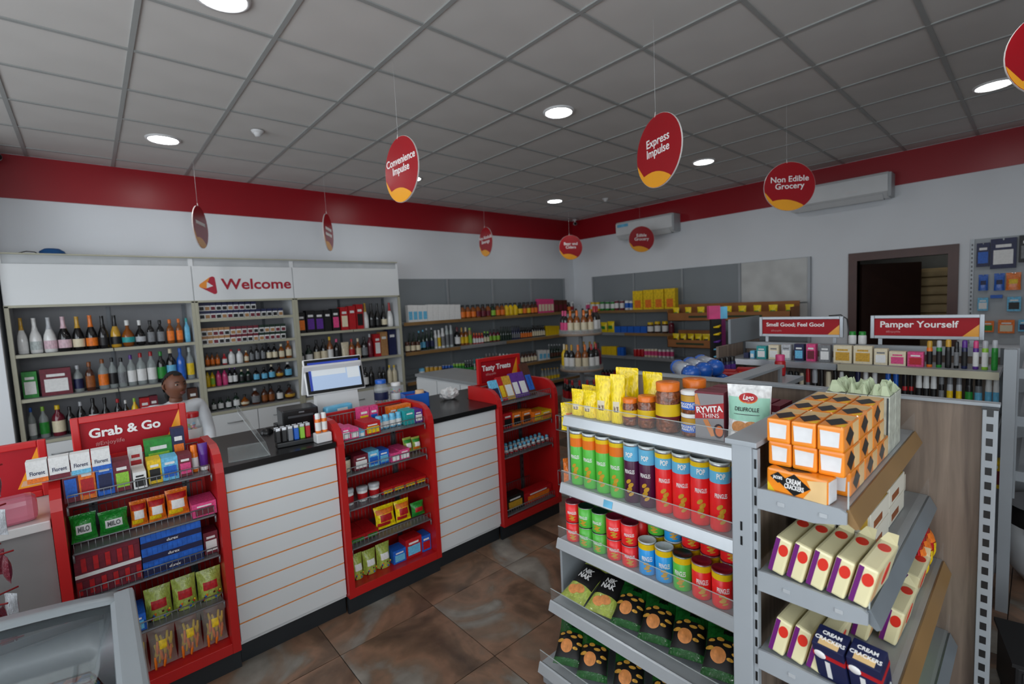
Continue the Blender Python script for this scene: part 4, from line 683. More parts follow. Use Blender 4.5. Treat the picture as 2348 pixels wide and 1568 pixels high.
# ---------------------------------------------------------------- goods on the red racks
RK = {'k1': (-.45, .046, 'Grab and Go'), 'k2': (.658, 1.18, 'middle'), 'k3': (1.786, 2.308, 'Tasty Treats')}
TN = {'s1': ('top', .974), 's2': ('second', .779), 's3': ('third', .584), 's4': ('fourth', .361), 's5': ('bottom', .146)}
for key, its in RACK.items():
    lo, hi, rn = RK[key[:2]]; tn, z = TN[key[2:4]]; back = key.endswith('b')
    y = -.19 if back else -.30
    if key == 'k3s5': z = .159
    if key.startswith('k3s3'): y = -.25 if back else -.33
    its = sorted(its, key=lambda q: q[1]); n = len(its)
    # keep the measured order and sizes but fit them between the side panels
    tot = sum(q[3] for q in its); 
    P = [min(max(q[1], lo+q[3]/2), hi-q[3]/2) for q in its]
    for _ in range(40):
        for i in range(n-1):
            need = (its[i][3]+its[i+1][3])/2*.97; d_ = P[i+1]-P[i]
            if d_ < need: P[i] -= (need-d_)/2; P[i+1] += (need-d_)/2
        for i in range(n): P[i] = min(max(P[i], lo+its[i][3]/2*.9), hi-its[i][3]/2*.9)
    for i, (k, x, h, w, c) in enumerate(its):
        d_ = min([P[i]-P[i-1] if i else 9, P[i+1]-P[i] if i < n-1 else 9]); w2 = w
        for j in (i-1, i+1):
            if 0 <= j < n: w2 = min(w2, w*.985*min(1, abs(P[j]-P[i])/((w+its[j][3])/2)))
        lab = f"{'white egg figure' if k == 'egg' else describe(k, c)}, {ORD[i]} from left, {'back, ' if back else ''}{tn} tray, {rn} rack"
        rz, rx, dp, yy, zz, hh = 0, 0, None, y, z+.001, h
        if k == 'pk': dp = .05 if back else .09
        if k == 'pk' and h < .08: dp = .14
        if k == 'ctn': dp = .16; yy = -.285
        if k == 'flat': hh = .035; dp = .2; rx = .06; zz = z+.012; dp = .17; yy = y+.05
        if k == 'bar': rx = -.42; dp = .02; yy = -.32; zz = z+.006
        if k == 'bag': rx = -.18; dp = .05; zz = z+.012
        if k == 'pouch': dp = .07
        if k == 'egg': w2 = min(w2, .04); hh = .058
        if k in ('btl', 'tube'): w2 = min(w2, .05)
        if k == 'tube':
            o = link('cream_tube', unit('tube', lambda: MB().lathe([(0,.12),(.34,.12),(.42,.16),(.46,.6)], 14).add([(-.5,-.04,1),(.5,-.04,1),(.5,.04,1),(-.5,.04,1)], [(0,1,2,3)])), None, (P[i], yy, zz), (0, 0, 0), (w2, w2, h), plast('V'))
            # squeezed shoulder of the tube up to the crimped end
            mb = MB(); n_ = 14; v = []
            for s_ in range(7):
                q = s_/6; 
                for a_ in range(n_):
                    an = 2*math.pi*(a_+.5)/n_; rx_, ry_ = .46+.04*q, .46*(1-q)+.04*q; v.append((rx_*math.cos(an), ry_*math.sin(an), .6+.4*q))
            mb.add(v, [(s_*n_+a_, s_*n_+(a_+1) % n_, (s_+1)*n_+(a_+1) % n_, (s_+1)*n_+a_) for s_ in range(6) for a_ in range(n_)], True)
            me = mb.mesh('tube_shoulder'); me.materials.append(None); link('tube_shoulder', me, o, mat=plast('V'))
            link('cap', unit('tubecap', lambda: MB().lathe([(0,0),(.4,0),(.42,.13),(0,.13)], 14)), o, mat=plast('W')); tag(o, f'lilac cream tube standing on its cap, {tn} tray, {rn} rack', 'tube')
            continue
        o = product(k, c, (P[i], yy, zz), w2, hh, rz, lab, f'goods on the {rn} rack', dp, rx, parts=k != 'ctn')
        if key == 'k1s2' and c == 'GW':
            text('MILO', .26, plast('K'), o, (0, -.60, .46), bold=.03, sx=.72)
        if k == 'pouch': # sweets printed along the pouch foot
            for q in range(16): link('printed_sweet', unit('sweet', lambda: MB().lathe([(0,-.05),(.04,-.03),(.05,0),(.04,.03),(0,.05)], 8)), o, (-.36+.72*((q*7) % 16)/15, -.475-.03*math.cos(q), .06+.2*((q*5) % 16)/15), scale=(1, .6, .9), mat=plast('KYRGOBHR'[q % 8]))
        if key == 'k1s3' and k == 'ctn' and c == 'BN':
            for q in range(3):
                box('carton_band', M('durex_navy', '0f1140', .5), (-.501, .501, -.515, -.5, .02+q*.34, .15+q*.34), o)
                text('durex', .1, m_let, o, (.0, -.52, .085+q*.34), bold=.01, italic=.2, sx=.8)
                for e in range(12): box('small_box', paper('B'), (-.49+e*.082, -.42+e*.082, -.512, -.5, .17+q*.34, .33+q*.34), o)
        if key == 'k1s3' and k == 'ctn' and c == 'MW':
            box('white_band', paper('W'), (-.501, .501, -.515, -.5, .44, .52), o)
            for q in range(2):
                for e in range(11): box('small_box', paper('M' if (e+q) % 2 else 'R'), (-.49+e*.09, -.415+e*.09, -.512, -.5, .06+q*.5, .36+q*.5), o)
        if key == 'k2s4' and c == 'YR': pass
        if key == 'k3s1' and c == 'HB':
            text('SNICKERS', .18, plast('N'), o, (.05, -.55, .42), ry=math.pi/2*-1, bold=.01, sx=.42)
# upper stock row on the nearest rack: four white tissue packs across the left side panel
for i, c in enumerate('OMQB'):
    o = product('pk', 'W'+c, (-.515+i*.062, -.33, 1.086), .058, .083, 0, f"white tissue pack with {PAL[c][0]} foot, {ORD[i]} of four on the Grab and Go rack", 'white tissue packs', .05, panel=(-.5, .5, .0, .2))
    text('Florent', .26, plast('N'), o, (0, -.51, .42), bold=.02, sx=.95)
tp = box('pack_support', M('clear_acrylic', 'c8d0d0', .1, alpha=.3, var=0), (-.56, -.30, -.37, -.29, 1.0835, 1.0855)); tag(tp, 'clear acrylic plate under the white tissue packs', 'tray')
# hanging bags of yellow snacks at the bottom of the nearest rack
for i, x in enumerate((-.30, -.20, -.10, -.002)):
    o = product('bag', 'CY', (x, -.33, .147), .10, .18, 0, f"clear bag of yellow snacks, {ORD[i]} from left, bottom of Grab and Go rack", 'clear bags of yellow snacks', .075, panel=(-.3, .3, .55, .75))
    o.material_slots[0].material = M('clear_film', 'c9c4b8', .15, alpha=.25, var=0)
    for q in range(18): link('snack_piece', unit('stick', lambda: MB().tube([(0,0,-.16),(.01,0,0),(0,0,.16)], [.05,.07,.05], 6)), o, (-.32+.64*((q*7) % 18)/17, -.12-.2*math.cos(q*2.1), .2+.5*((q*5) % 9)/8), (0, .3*math.sin(q*3), 0), (.8, .8, 1), plast('Y' if q % 3 else 'O'))

# ---------------------------------------------------------------- cash register and things on the worktop
m_pos = M('register_white', 'dcdcdc', .3, var=.02); ZT = .9875
t = thing('cash_register', 'white two-screen cash register with lit blue display on the counter', 'cash register', (.865, .17, ZT), D(-4))
MB().prism([(-.02, 0), (.12, 0), (.10, .03), (.075, .20), (.03, .20), (.0, .03)], -.135, .135).obj('stand', m_pos, t)
MB().rbox(-.15, .15, -.03, .12, 0, .022, .008).obj('base_plate', m_pos, t)
sc = link('main_screen', None, t, (0, .01, .168), (D(-14), 0, 0))
MB().rbox(-.19, .19, 0, .022, 0, .235, .014, 3).obj('screen_casing', m_pos, sc); MB().rbox(-.183, .183, -.004, .004, .008, .228, .012, 3).obj('screen_bezel', M('black_plastic', '101112', .3), sc)
m_scr = M('screen_pale_blue', '9fb2cc', .3, emit=.55, var=0); box('display', m_scr, (-.165, .165, -.0055, -.0045, .028, .21), sc)
box('display_top_bar', M('screen_navy', '2b3f9a', .3, emit=.4, var=0), (-.165, .165, -.0062, -.0055, .196, .21), sc); box('display_side_bar', M('screen_navy', '2b3f9a'), (-.165, -.150, -.0062, -.0055, .028, .196), sc)
box('display_list', M('screen_grey', 'c2c8cc', .3, emit=.5, var=0), (-.145, .07, -.0062, -.0055, .12, .19), sc); box('display_totals', M('screen_grey', 'c2c8cc'), (.078, .16, -.0062, -.0055, .085, .19), sc)
box('display_button', M('screen_navy', '2b3f9a'), (.045, .075, -.0068, -.0062, .178, .187), sc)
cs = link('customer_screen', None, t, (-.01, .115, .158), (D(24), 0, 0))
MB().rbox(-.19, .19, 0, .02, 0, .215, .012, 3).obj('screen_casing', m_pos, cs); box('display', M('black_plastic', '101112'), (-.18, .18, .0205, .0215, .01, .205), cs)
t = thing('receipt_printer', 'black receipt printer on the counter beside the register', 'printer', (.56, .03, ZT), D(-6))
MB().rbox(-.09, .11, -.03, .15, 0, .135, .008).obj('printer_body', m_blk, t); box('paper_slot', M('slot_grey', '4a4c50', .4), (-.06, .08, -.0315, -.029, .088, .10), t); box('brand_plate', M('plate_grey', '7a7c80', .4), (.0, .03, -.032, -.0295, .112, .12), t)
t = thing('keyboard', 'dark keyboard pushed to the back of the counter', 'keyboard', (.585, .245, ZT), D(-6))
MB().rbox(-.1, .1, -.05, .05, 0, .018, .004).obj('case', m_blk, t)
km = MB().rbox(-.0065, .0065, -.0065, .0065, 0, .006, .002, 1).mesh('key'); km.materials.append(M('key_grey', '3a3c40', .5))
for i in range(12):
    for j in range(4): link('key', km, t, (-.088+i*.016, -.033+j*.0165, .018))
tag(MB().lathe([(0, .03), (.02, .028), (.034, .012), (.036, 0)], 14).obj('computer_mouse', m_blk, None, (.41, .14, ZT)), 'small black computer mouse lying on the black worktop', 'mouse')
t = thing('lighter_tray', 'black tray of upright lighters beside the receipt printer', 'tray', (.435, -.245, ZT), D(-8))
box('tray_base', m_blk, (-.075, .115, -.04, .05, 0, .025), t, .004)
for i, c in enumerate('KKZBLR'):
    for j in range(2):
        l = box('lighter', plast(c), (-.012, .012, -.007, .007, 0, .062), None, .004, loc=(.367+i*.03, -.262+j*.03, ZT+.0255), rot=(0, 0, D(-8)))
        box('metal_cap', M('lighter_chrome', 'c9cbce', .25, .9), (-.0115, .0115, -.0065, .0065, .062, .078), l, .002)
        tag(l, f"{PAL[c][0]} lighter, {ORD[i]} from left in the {'back' if j else 'front'} row of the tray", 'lighter', 'lighters in the tray')
t = tag(box('white_holder', m_pos, (-.035, .045, -.03, .03, 0, .05), None, .005, loc=(.565, -.325, ZT)), 'small white holder at the worktop edge by the middle rack', 'holder')
for i in range(2): product('btl', 'OWW', (.552+i*.033, -.322, ZT+.0505), .03, .105, 0, f'slim orange and white lip-care tube, {ORD[i]} from left in the white holder', 'lip-care tubes')
t = thing('wipes_pack', 'light blue pack leaning on the register foot', 'pack', (.80, .03, ZT), D(8))
MB().rbox(-.09, .09, -.03, .03, 0, .115, .02, 3).obj('pack_body', foil('Q'), t); box('label', paper('B'), (-.06, .07, -.0305, -.028, .03, .07), t); box('flap', paper('W'), (-.02, .05, -.0312, -.03, .075, .095), t)
def sweet_jar(x, y, w, h, lid, lab, seed):
    t = thing('sweet_jar', lab, 'jar', (x, y, ZT)); rnd = random.Random(seed)
    MB().lathe([(0, .002), (w*.46, .002), (w*.5, .02), (w*.5, h*.72), (w*.36, h*.86), (w*.36, h*.9)], 20).obj('jar_body', M('clear_jar_plastic', 'c8cfd2', .08, alpha=.3, var=0), t)
    MB().lathe([(w*.38, h*.87), (w*.39, h*.98), (w*.36, h), (0, h)], 20).obj('lid', plast(lid), t)
    MB().lathe([(w*.505, h*.32), (w*.505, h*.58)], 20).obj('label', paper('N' if lid == 'B' else 'W'), t)
    sm = unit('ball', lambda: MB().lathe([(0,-.5),(.35,-.35),(.5,0),(.35,.35),(0,.5)], 8))
    for k in range(46):
        a, r_ = rnd.uniform(0, 6.28), w*.40*math.sqrt(rnd.random()); link('sweet', sm, t, (r_*math.cos(a), r_*math.sin(a), .02+h*(.30 if lid == 'B' else .6)*k/46), scale=(w*.17,)*3, mat=plast('PRWOLQVY'[k % 8]))
sweet_jar(1.175, .19, .098, .205, 'B', 'clear sweet jar with blue lid and dark label beside the register', 3)
sweet_jar(1.285, .18, .088, .17, 'W', 'clear sweet jar with pale lid right of the blue-lidded jar', 5)
sweet_jar(.045, .10, .09, .20, 'R', 'sweet jar with red lid and white-spotted blue sweets behind the Grab and Go rack', 8)
t = thing('counter_bowl', 'blue box of red goods behind the middle rack corner', 'box', (1.36, .05, ZT), D(-12))
for nm, b in (('box_side', (-.085, -.08, -.06, .06, 0, .095)), ('box_side', (.08, .085, -.06, .06, 0, .095)), ('box_front', (-.085, .085, -.06, -.055, 0, .095)), ('box_back', (-.085, .085, .055, .06, 0, .10))): box(nm, plast('B'), b, t)
box('red_contents', plast('R'), (-.08, .08, -.055, .055, 0, .08), t); MB().lathe([(0, .11), (.03, .11), (.034, .08), (.03, .03), (0, .03)], 14, .04, .01).obj('beige_roll', M('beige_roll', 'd8b48c', .6), t)
t = thing('sign_holder', 'clear acrylic menu holder leaning at the end of the black worktop', 'sign holder', (.235, -.2, ZT), D(80))
MB().prism([(-.09, 0), (-.086, 0), (.034, .235), (.03, .235)], -.15, .15).obj('acrylic_sheet', M('clear_acrylic', 'c8d0d0', .1, alpha=.3, var=0), t); box('acrylic_foot', M('clear_acrylic', 'c8d0d0'), (-.15, .15, -.09, .09, 0, .004), t)
bm = bmesh.new(); bmesh.ops.create_icosphere(bm, subdivisions=3, radius=1); rnd = random.Random(11)
for v in bm.verts:
    k = 1+.22*math.sin(7*v.co.x+3*v.co.z)*math.sin(6*v.co.y+2)+rnd.uniform(-.09, .09); v.co = (v.co.x*.075*k, v.co.y*.055*k, max(-.0, (v.co.z*.5+.45)*.085*k))
me = bpy.data.meshes.new('plastic_bag'); bm.to_mesh(me); bm.free(); me.materials.append(M('white_rag', 'd8d8d6', .5, var=.06))
tag(link('plastic_bag', me, None, (1.655, .06, ZT)), 'crumpled white plastic bag on the worktop beside the Tasty Treats rack', 'plastic bag')
# ---------------------------------------------------------------- near gondola: crisps on the end facing the shop front, crackers along the side arm
def oak():
    m = bpy.data.materials.new('grey_oak_board'); m.use_nodes = True; nt = m.node_tree; b = nt.nodes['Principled BSDF']; N = nt.nodes.new; Lk = nt.links.new
    tc = N('ShaderNodeTexCoord'); mp = N('ShaderNodeMapping'); mp.inputs['Scale'].default_value = (14, 14, 1.1)
    n1 = N('ShaderNodeTexNoise'); n1.inputs['Scale'].default_value = 2.2; n1.inputs['Detail'].default_value = 7; n1.inputs['Distortion'].default_value = .6
    r = N('ShaderNodeValToRGB'); e = r.color_ramp.elements; e[0].position = .3; e[0].color = hexc('5f5147'); e[1].position = .72; e[1].color = hexc('8c7b6c')
    Lk(tc.outputs['Object'], mp.inputs[0]); Lk(mp.outputs[0], n1.inputs['Vector']); Lk(n1.outputs['Fac'], r.inputs[0]); Lk(r.outputs[0], b.inputs['Base Color'])
    b.inputs['Roughness'].default_value = .5
    return m
m_oak = oak(); m_acr = M('clear_fence_acrylic', 'dfe6e6', .08, alpha=.05, var=0); m_pst = M('gondola_grey_post', '9ba1a6', .45, .1, var=.02); m_fl = M('shelf_lip_aluminium', 'bcc1c5', .26, .3, var=.02)
t = thing('end_gondola', 'grey gondola end with crisps shelves and side arm of cracker shelves', 'gondola shelf', (0, 0, 0))
GX = 1.765
box('oak_back_panel', m_oak, (GX, GX+.02, -2.36, -1.45, .1, 1.285), t); box('oak_back_panel', m_oak, (GX, GX+.02, -2.785, -2.405, .02, 1.285), t)
box('oak_arm_panel', m_oak, (.94, GX-.001, -2.405, -2.375, .02, 1.285), t)
box('top_cap', m_pst, (.905, GX+.03, -2.432, -2.352, 1.286, 1.30), t, .002); box('top_cap', m_pst, (GX-.01, GX+.03, -2.352, -1.44, 1.286, 1.30), t, .002); box('top_cap', m_pst, (GX-.01, GX+.03, -2.825, -2.432, 1.286, 1.297), t, .002)
po = box('corner_post', m_pst, (.91, .94, -2.418, -2.367, 0, 1.286), t, .003)
box('slotted_strip', m_pst, (.916, .934, -2.430, -2.4185, 0, 1.28), po)
for k in range(26): box('slot', m_blk, (.9145, .916, -2.4275, -2.4225, .03+k*.048, .055+k*.048), po)
for z in (1.07, 1.03, .50, .46):
    MB().lathe([(0, -.001), (.007, -.001)], 10).obj('keyhole', m_blk, po, (.9094, -2.3915, z), (0, -math.pi/2, 0)); box('keyhole_slit', m_blk, (.9088, .91, -2.394, -2.389, z-.012, z+.012), po)
pr = box('perforated_post', m_pst, (GX-.03, GX-.002, -2.822, -2.787, 0, 1.28), t, .002); box('post_shadow_gap', m_blk, (GX-.012, GX-.004, -2.787, -2.7855, 0, 1.28), pr); box('post_cap', m_blk, (GX-.032, GX+.0, -2.824, -2.785, 1.28, 1.2865), pr)
for k in range(27): box('square_hole', m_blk, (GX-.0312, GX-.0299, -2.812, -2.797, .05+k*.0465, .074+k*.0465), pr)
# crisps shelves
LIPX = [(1.16, 1.258), (.858, 1.22), (.611, 1.182), (.345, 1.117), (.10, 1.035)]
for i, (z, x) in enumerate(LIPX):
    s = box('shelf', m_steel, (x+.006, GX-.001, -2.366, -1.472, z-.02, z), t)
    MB().prism([(x+.006, z-.004), (x-.004, z+.006), (x-.010, z+.002), (x-.022, z-.036), (x-.014, z-.044), (x+.006, z-.03)], -2.366, -1.47, 'Y').obj('ticket_rail', m_fl, s)
    box('clear_fence', m_acr, (x-.0075, x-.0055, -2.366, -1.475, z+.004, z+.062), s)
    box('fence_edge', M('fence_edge_glint', 'c9d2d2', .1, alpha=.6, var=0), (x-.0078, x-.0052, -2.366, -1.475, z+.0605, z+.0632), s)
    if i == 1: box('price_ticket', paper('Q'), (-.0008, 0, -.022, .022, -.014, .014), s, 0, (x-.017, -1.735, z-.018), (0, D(18), 0))
box('side_panel', m_pst, (1.28, GX, -1.468, -1.456, .0, 1.14), t); box('side_panel', m_pst, (1.20, 1.28, -1.468, -1.456, 0, .58), t)
box('base_plinth', m_pst, (1.045, GX, -2.366, -1.47, .0, .075), t)
# cracker shelves on the arm
CR = [(1.178, -2.619, 'b'), (.96, -2.66, 'a'), (.745, -2.70, 'b'), (.50, -2.72, 'a'), (.14, -2.74, 'a')]
for i, (z, yf, ch) in enumerate(CR):
    s = box('cracker_shelf', m_steel, (.915, GX-.002, yf, -2.432, z-.022, z), t)
    MB().prism([(-2.432, z-.048), (-2.432, z+.004), (-2.45, z+.006), (yf+.01, z+.004), (yf-.004, z-.004), (yf-.004, z-.03), (yf+.06, z-.046)], .908, .9148).obj('shelf_bracket', m_pst, s)
    for q in (.3, .78): box('bracket_clip', m_fl, (.9055, .908, -2.432+(yf+2.432)*q-.008, -2.432+(yf+2.432)*q+.008, z-.026, z-.016), s)
    mt = m_lipb if ch == 'b' else M('grey_lip', '6f767b', .4)
    MB().prism([(yf, z-.002), (yf-.006, z+.002), (yf-.026, z-.036), (yf-.018, z-.042), (yf, z-.03)], .92, GX-.012).obj('ticket_rail', mt, s)
    box('clear_fence', m_acr, (.925, GX-.015, yf-.004, yf-.002, z, z+.065), s)
    box('fence_edge', M('fence_edge_glint', 'c9d2d2'), (.9235, .9265, yf-.0045, yf-.0015, z, z+.065), s)
# spine running back from the crisps end, with a goods shelf on each side
t = thing('gondola_spine', 'oak gondola spine with grey cap running back behind the crisps', 'gondola shelf', (0, 0, 0))
box('oak_panel', m_oak, (GX+.035, 2.30, -2.005, -1.975, .02, 1.285), t); box('top_cap', m_pst, (GX+.035, 2.32, -2.03, -1.95, 1.286, 1.30), t, .002)
box('goods_shelf', m_steel, (GX+.035, 2.90, -1.945, -1.45, 1.13, 1.155), t); box('goods_shelf', m_steel, (GX+.035, 2.30, -2.4, -2.04, 1.0, 1.025), t); box('end_post', m_pst, (2.30, 2.33, -2.015, -1.965, 0, 1.285), t)
box('shelf_support', m_pst, (2.85, 2.9, -1.72, -1.67, 0, 1.13), t); box('shelf_support', m_pst, (2.2, 2.25, -2.3, -2.25, 0, 1.0), t); box('base_deck', m_steel, (GX+.035, 2.9, -2.4, -1.45, .0, .12), t)
for i, (x, y, z, a) in enumerate(((1.93, -1.66, 0, .75), (2.06, -1.66, 0, .75), (2.19, -1.66, 0, .75), (2.32, -1.66, 0, .75), (1.99, -1.66, .085, .75), (2.12, -1.66, .085, .75), (2.25, -1.66, .085, .75))):
    o = MB().tube([(-.15, 0, .046), (-.135, 0, .045), (.135, 0, .045), (.15, 0, .046)], [.022, .043, .043, .022], 12).obj('tissue_roll_pack', M('roll_film', 'b4bcc6', .2, coat=.3, var=.12, bump=.4), None, (x, y, 1.156+z), (0, 0, a))
    for s_ in (-1, 1): MB().tube([(s_*.095, 0, .045), (s_*.137, 0, .045), (s_*.152, 0, .046)], [.0438, .0438, .023], 12).obj('blue_end', foil('B'), o)
    tag(o, f"clear wrapped roll with blue ends behind the yellow bags, {'upper' if z else 'lower'} layer, {ORD[i % 4]} from left", 'roll pack', 'wrapped rolls behind the crisps')
for i, (x, y) in enumerate(((2.50, -1.70), (2.60, -1.60), (2.74, -1.68))): product('pk', 'RO', (x, y, 1.156), .12, .05, -math.pi/2+.3, f'red packet with orange panel behind the wrapped rolls, {ORD[i]} from left', 'red packets behind the rolls', .08)
for i in range(5): product('btl', 'NKV', (2.62+.05*i, -1.50-.012*i, 1.156), .045, .11, 0, f'dark bottle with purple label, {ORD[i]} from left near the lolly stand', 'purple bottles')
product('btl', 'RPR', (2.85, -1.83, 1.156), .06, .13, 0, 'pink and red bottle standing at the foot of the lolly stand', None)

# ---------------------------------------------------------------- crisps
def crisp_can(h, d, body, bands, loc, lab, group, small=False, front=True, rz=0, under=False):
    o = link('crisps_can', unit('crispbody', lambda: MB().lathe([(0, 0), (.48, 0), (.5, .02), (.5, .955), (0, .955)], 24)), None, loc, (0, 0, rz-math.pi/2+(.5 if body in 'RB' else .2)), (d, d, h), plast({'G': 'g', 'R': 'r', 'B': 'b'}.get(body, body)))
    zt = .955
    link('foil_rim', unit('crisprim', lambda: MB().lathe([(.5, .94), (.52, .955), (.52, .972), (.49, .975)], 24)), o, mat=M('can_rim_metal', 'c4c7ca', .3, .8))
    link('lid', unit('crisplid%d' % small, lambda: MB().lathe([(.515, .968), (.515, .992), (.47, 1), (.45, .985), (0, .985)], 24)), o, mat=plast('M' if (small and body == 'R') else 'D' if (small and body == 'G') else 'C' if not small else 'C'))
    zz = .94
    for col, hh in bands:
        k = 'crispband_%.3f_%.3f' % (zz-hh, zz); z0 = zz-hh
        link('top_band', unit(k, lambda: MB().lathe([(.504, z0), (.504, z0+hh)], 24)), o, mat=plast(col)); zz -= hh
    if front:
        s_ = d
        txt = text_mesh('PRINGLES', .2, .02)
        if 'PRW' not in TXT:
            m = txt.copy()
            for v in m.vertices:
                a = v.co.x*.72/.52; rr = .515-v.co.y; v.co = (rr*math.sin(a), -rr*math.cos(a), v.co.z)
            TXT['PRW'] = m
            m2 = text_mesh('POP', .26, .03).copy()
            for v in m2.vertices:
                a = v.co.x*.9/.52; rr = .515-v.co.y; v.co = (rr*math.sin(a), -rr*math.cos(a), v.co.z)
            TXT['POPW'] = m2
            mb = MB()
            for ax, az, rx_, rz_ in ((-.12, .36, .3, .035), (.15, .30, .32, .04), (-.05, .22, .34, .045), (.18, .15, .3, .03)):
                vv = [(.508*math.sin(ax), -.508*math.cos(ax), az)]
                for q in range(12):
                    a = ax+rx_*math.cos(q*math.pi/6); vv.append((.508*math.sin(a), -.508*math.cos(a), az+rz_*math.sin(q*math.pi/6)+.02*math.cos(q*math.pi/6)))
                mb.add(vv, [(0, 1+q, 1+(q+1) % 12) for q in range(12)])
            m3 = mb.mesh('crisp_print'); m3.materials.append(None); UNIT['crisp_print'] = m3
        link('lettering', TXT['PRW'], o, (0, 0, .52 if not small else .5), scale=(1, 1, .45 if not small else 1.0), mat=m_let)
        if ('Q', .2) in [(b[0], .2) for b in bands]: link('lettering', TXT['POPW'], o, (0, 0, .80), scale=(1, 1, .42), mat=m_let)
        link('crisp_print', UNIT['crisp_print'], o, mat=plast('J'))
    tag(o, lab, 'crisps can', group); return o
ys = [-1.526+(-2.17+1.526)*i/9 for i in range(10)]
TC = [('G', [('Y', .07), ('O', .16)])]*4+[('V2', [('Q', .24)])]*2+[('R', [('Y', .07), ('Q', .17)])]*4
PAL['V2'] = ('plum', '4a1038')
CN = {'G': 'green', 'V2': 'plum', 'R': 'red', 'B': 'blue'}
for r_ in range(3):
    for i, y in enumerate(ys+([-2.245] if r_ else [])):
        body, bands = TC[min(i, 9)]
        crisp_can(.245, .0685, body, bands, (1.272+.076*r_, y, .859), f"tall {CN[body]} crisps can, {ORD[i]} from left, {['front', 'second', 'third'][r_]} row of the crisps shelf", 'tall crisps cans', front=r_ < 1)
ys2 = [-1.525+(-1.823+1.525)*i/4 for i in range(5)]; ys3 = [-1.902+(-2.195+1.902)*i/4 for i in range(5)]
for r_ in range(2):
    for lv in range(2):
        for i, (y, b) in enumerate(zip(ys2, 'RGGRR')):
            crisp_can(.088, .0675, b, [], (1.225+.075*r_, y, .612+.0885*lv), f"small {CN[b]} crisps can, {ORD[i]} from left, {['front', 'back'][r_]} {['lower', 'upper'][lv]} tier, third shelf", 'small crisps cans', True, r_ == 0)
for i, (y, b) in enumerate(zip(ys3, 'BBGRR')):
    crisp_can(.13, .0675, b, [('Y', .17)], (1.225, y, .612), f"squat {CN[b]} crisps can with yellow top band, {ORD[i]} of five, front of third shelf", 'squat crisps cans', True)
    crisp_can(.13, .0675, 'GBRRR'[i], [('Y', .17)], (1.30, y+.004, .612), f"squat {CN['GBRRR'[i]]} crisps can with yellow top band, {ORD[i]} of five, back of third shelf", 'squat crisps cans', True, False)
    if i < 5: crisp_can(.088, .0675, 'GBRRR'[i], [], (1.30, y+.004, .7425), f"small {CN['GBRRR'[i]]} crisps can on top of the back squat cans, {ORD[i]} of five", 'small crisps cans', True)
# yellow nut bags and jars on the top shelf
m_nut = M('roasted_nuts', '7a4020', .35, var=.55, scale=60, coat=.6, bump=1.0)
ZS = 1.161
for i, (y, x, w, h, rz) in enumerate(((-1.502, 1.315, .072, .115, .1), (-1.575, 1.31, .074, .118, 0), (-1.650, 1.31, .085, .188, .05), (-1.728, 1.305, .066, .20, .2), (-1.56, 1.39, .075, .12, 0), (-1.71, 1.40, .11, .215, .1), (-1.815, 1.43, .095, .20, 0), (-1.49, 1.40, .07, .12, 0))):
    o = product('pouch', 'YE', (x, y, ZS), w, h, -math.pi/2+rz, f"{['small', 'small', 'tall', 'tall', 'small', 'tall', 'tall', 'small'][i]} bright yellow nut pouch, {['front row leftmost', 'front row second', 'front row third', 'front row fourth', 'back row second', 'back row third', 'back row rightmost', 'back row leftmost'][i]}, crisps gondola top shelf", 'yellow nut pouches', .05, panel=(-.45, .45, .26, .46))
    link('nut_picture', unit('nutpic', lambda: bag_mesh('pouch', (-.3, .35, .24, .36))), o, mat=m_nut)
    link('crimped_top', unit('crimp', lambda: MB().box(-.47, .47, -.03, .03, .93, 1.02)), o, mat=foil('Y'))
def nut_jar(y, x, d_, h, lab):
    t = thing('nut_jar', lab, 'jar', (x, y, ZS), -math.pi/2, 'nut jars on the crisps gondola')
    MB().lathe([(0, 0), (d_*.44, 0), (d_*.5, .008), (d_*.5, h*.76), (d_*.43, h*.82), (d_*.43, h*.86), (0, h*.86)], 24).obj('jar_of_nuts', m_nut, t)
    MB().lathe([(d_*.47, h*.83), (d_*.48, h*.985), (d_*.45, h), (0, h)], 24).obj('lid', plast('O'), t)
    MB().lathe([(d_*.508, h*.28), (d_*.508, h*.58)], 24).obj('label', paper('Y'), t); MB().lathe([(d_*.511, h*.28), (d_*.511, h*.34)], 24).obj('label_stripe', paper('M'), t)
nut_jar(-1.787, 1.305, .062, .112, 'smallest jar of nuts with orange lid on the top crisps shelf')
nut_jar(-1.860, 1.315, .075, .128, 'medium jar of nuts with orange lid, second from left')
nut_jar(-1.952, 1.315, .092, .192, 'tallest front jar of nuts with orange lid beside the stacked tins')
nut_jar(-2.00, 1.43, .092, .192, 'jar of nuts with orange lid behind the tallest jar')
for k in range(2):
    t = thing('peanut_tin', f"{['lower', 'upper'][k]} blue and yellow peanut tin of the stack beside the grey box", 'tin', (1.32, -2.043, ZS+.0845*k), -math.pi/2, 'stacked peanut tins'); d_ = .07
    MB().lathe([(0, 0), (d_*.48, 0), (d_*.5, .004), (d_*.5, .072), (0, .072)], 24).obj('tin_body', m_nut, t); MB().lathe([(d_*.51, .07), (d_*.52, .08), (d_*.48, .084), (0, .084)], 24).obj('lid', plast('W'), t)
    MB().lathe([(d_*.506, .016), (d_*.506, .045)], 24).obj('blue_band', paper('B'), t); MB().lathe([(d_*.506, .045), (d_*.506, .068)], 24).obj('yellow_band', paper('J'), t)
    text('COCONUT\nPEANUTS', .012, m_let, t, (0, 0, .031), wrap=d_*.51, bold=.02)
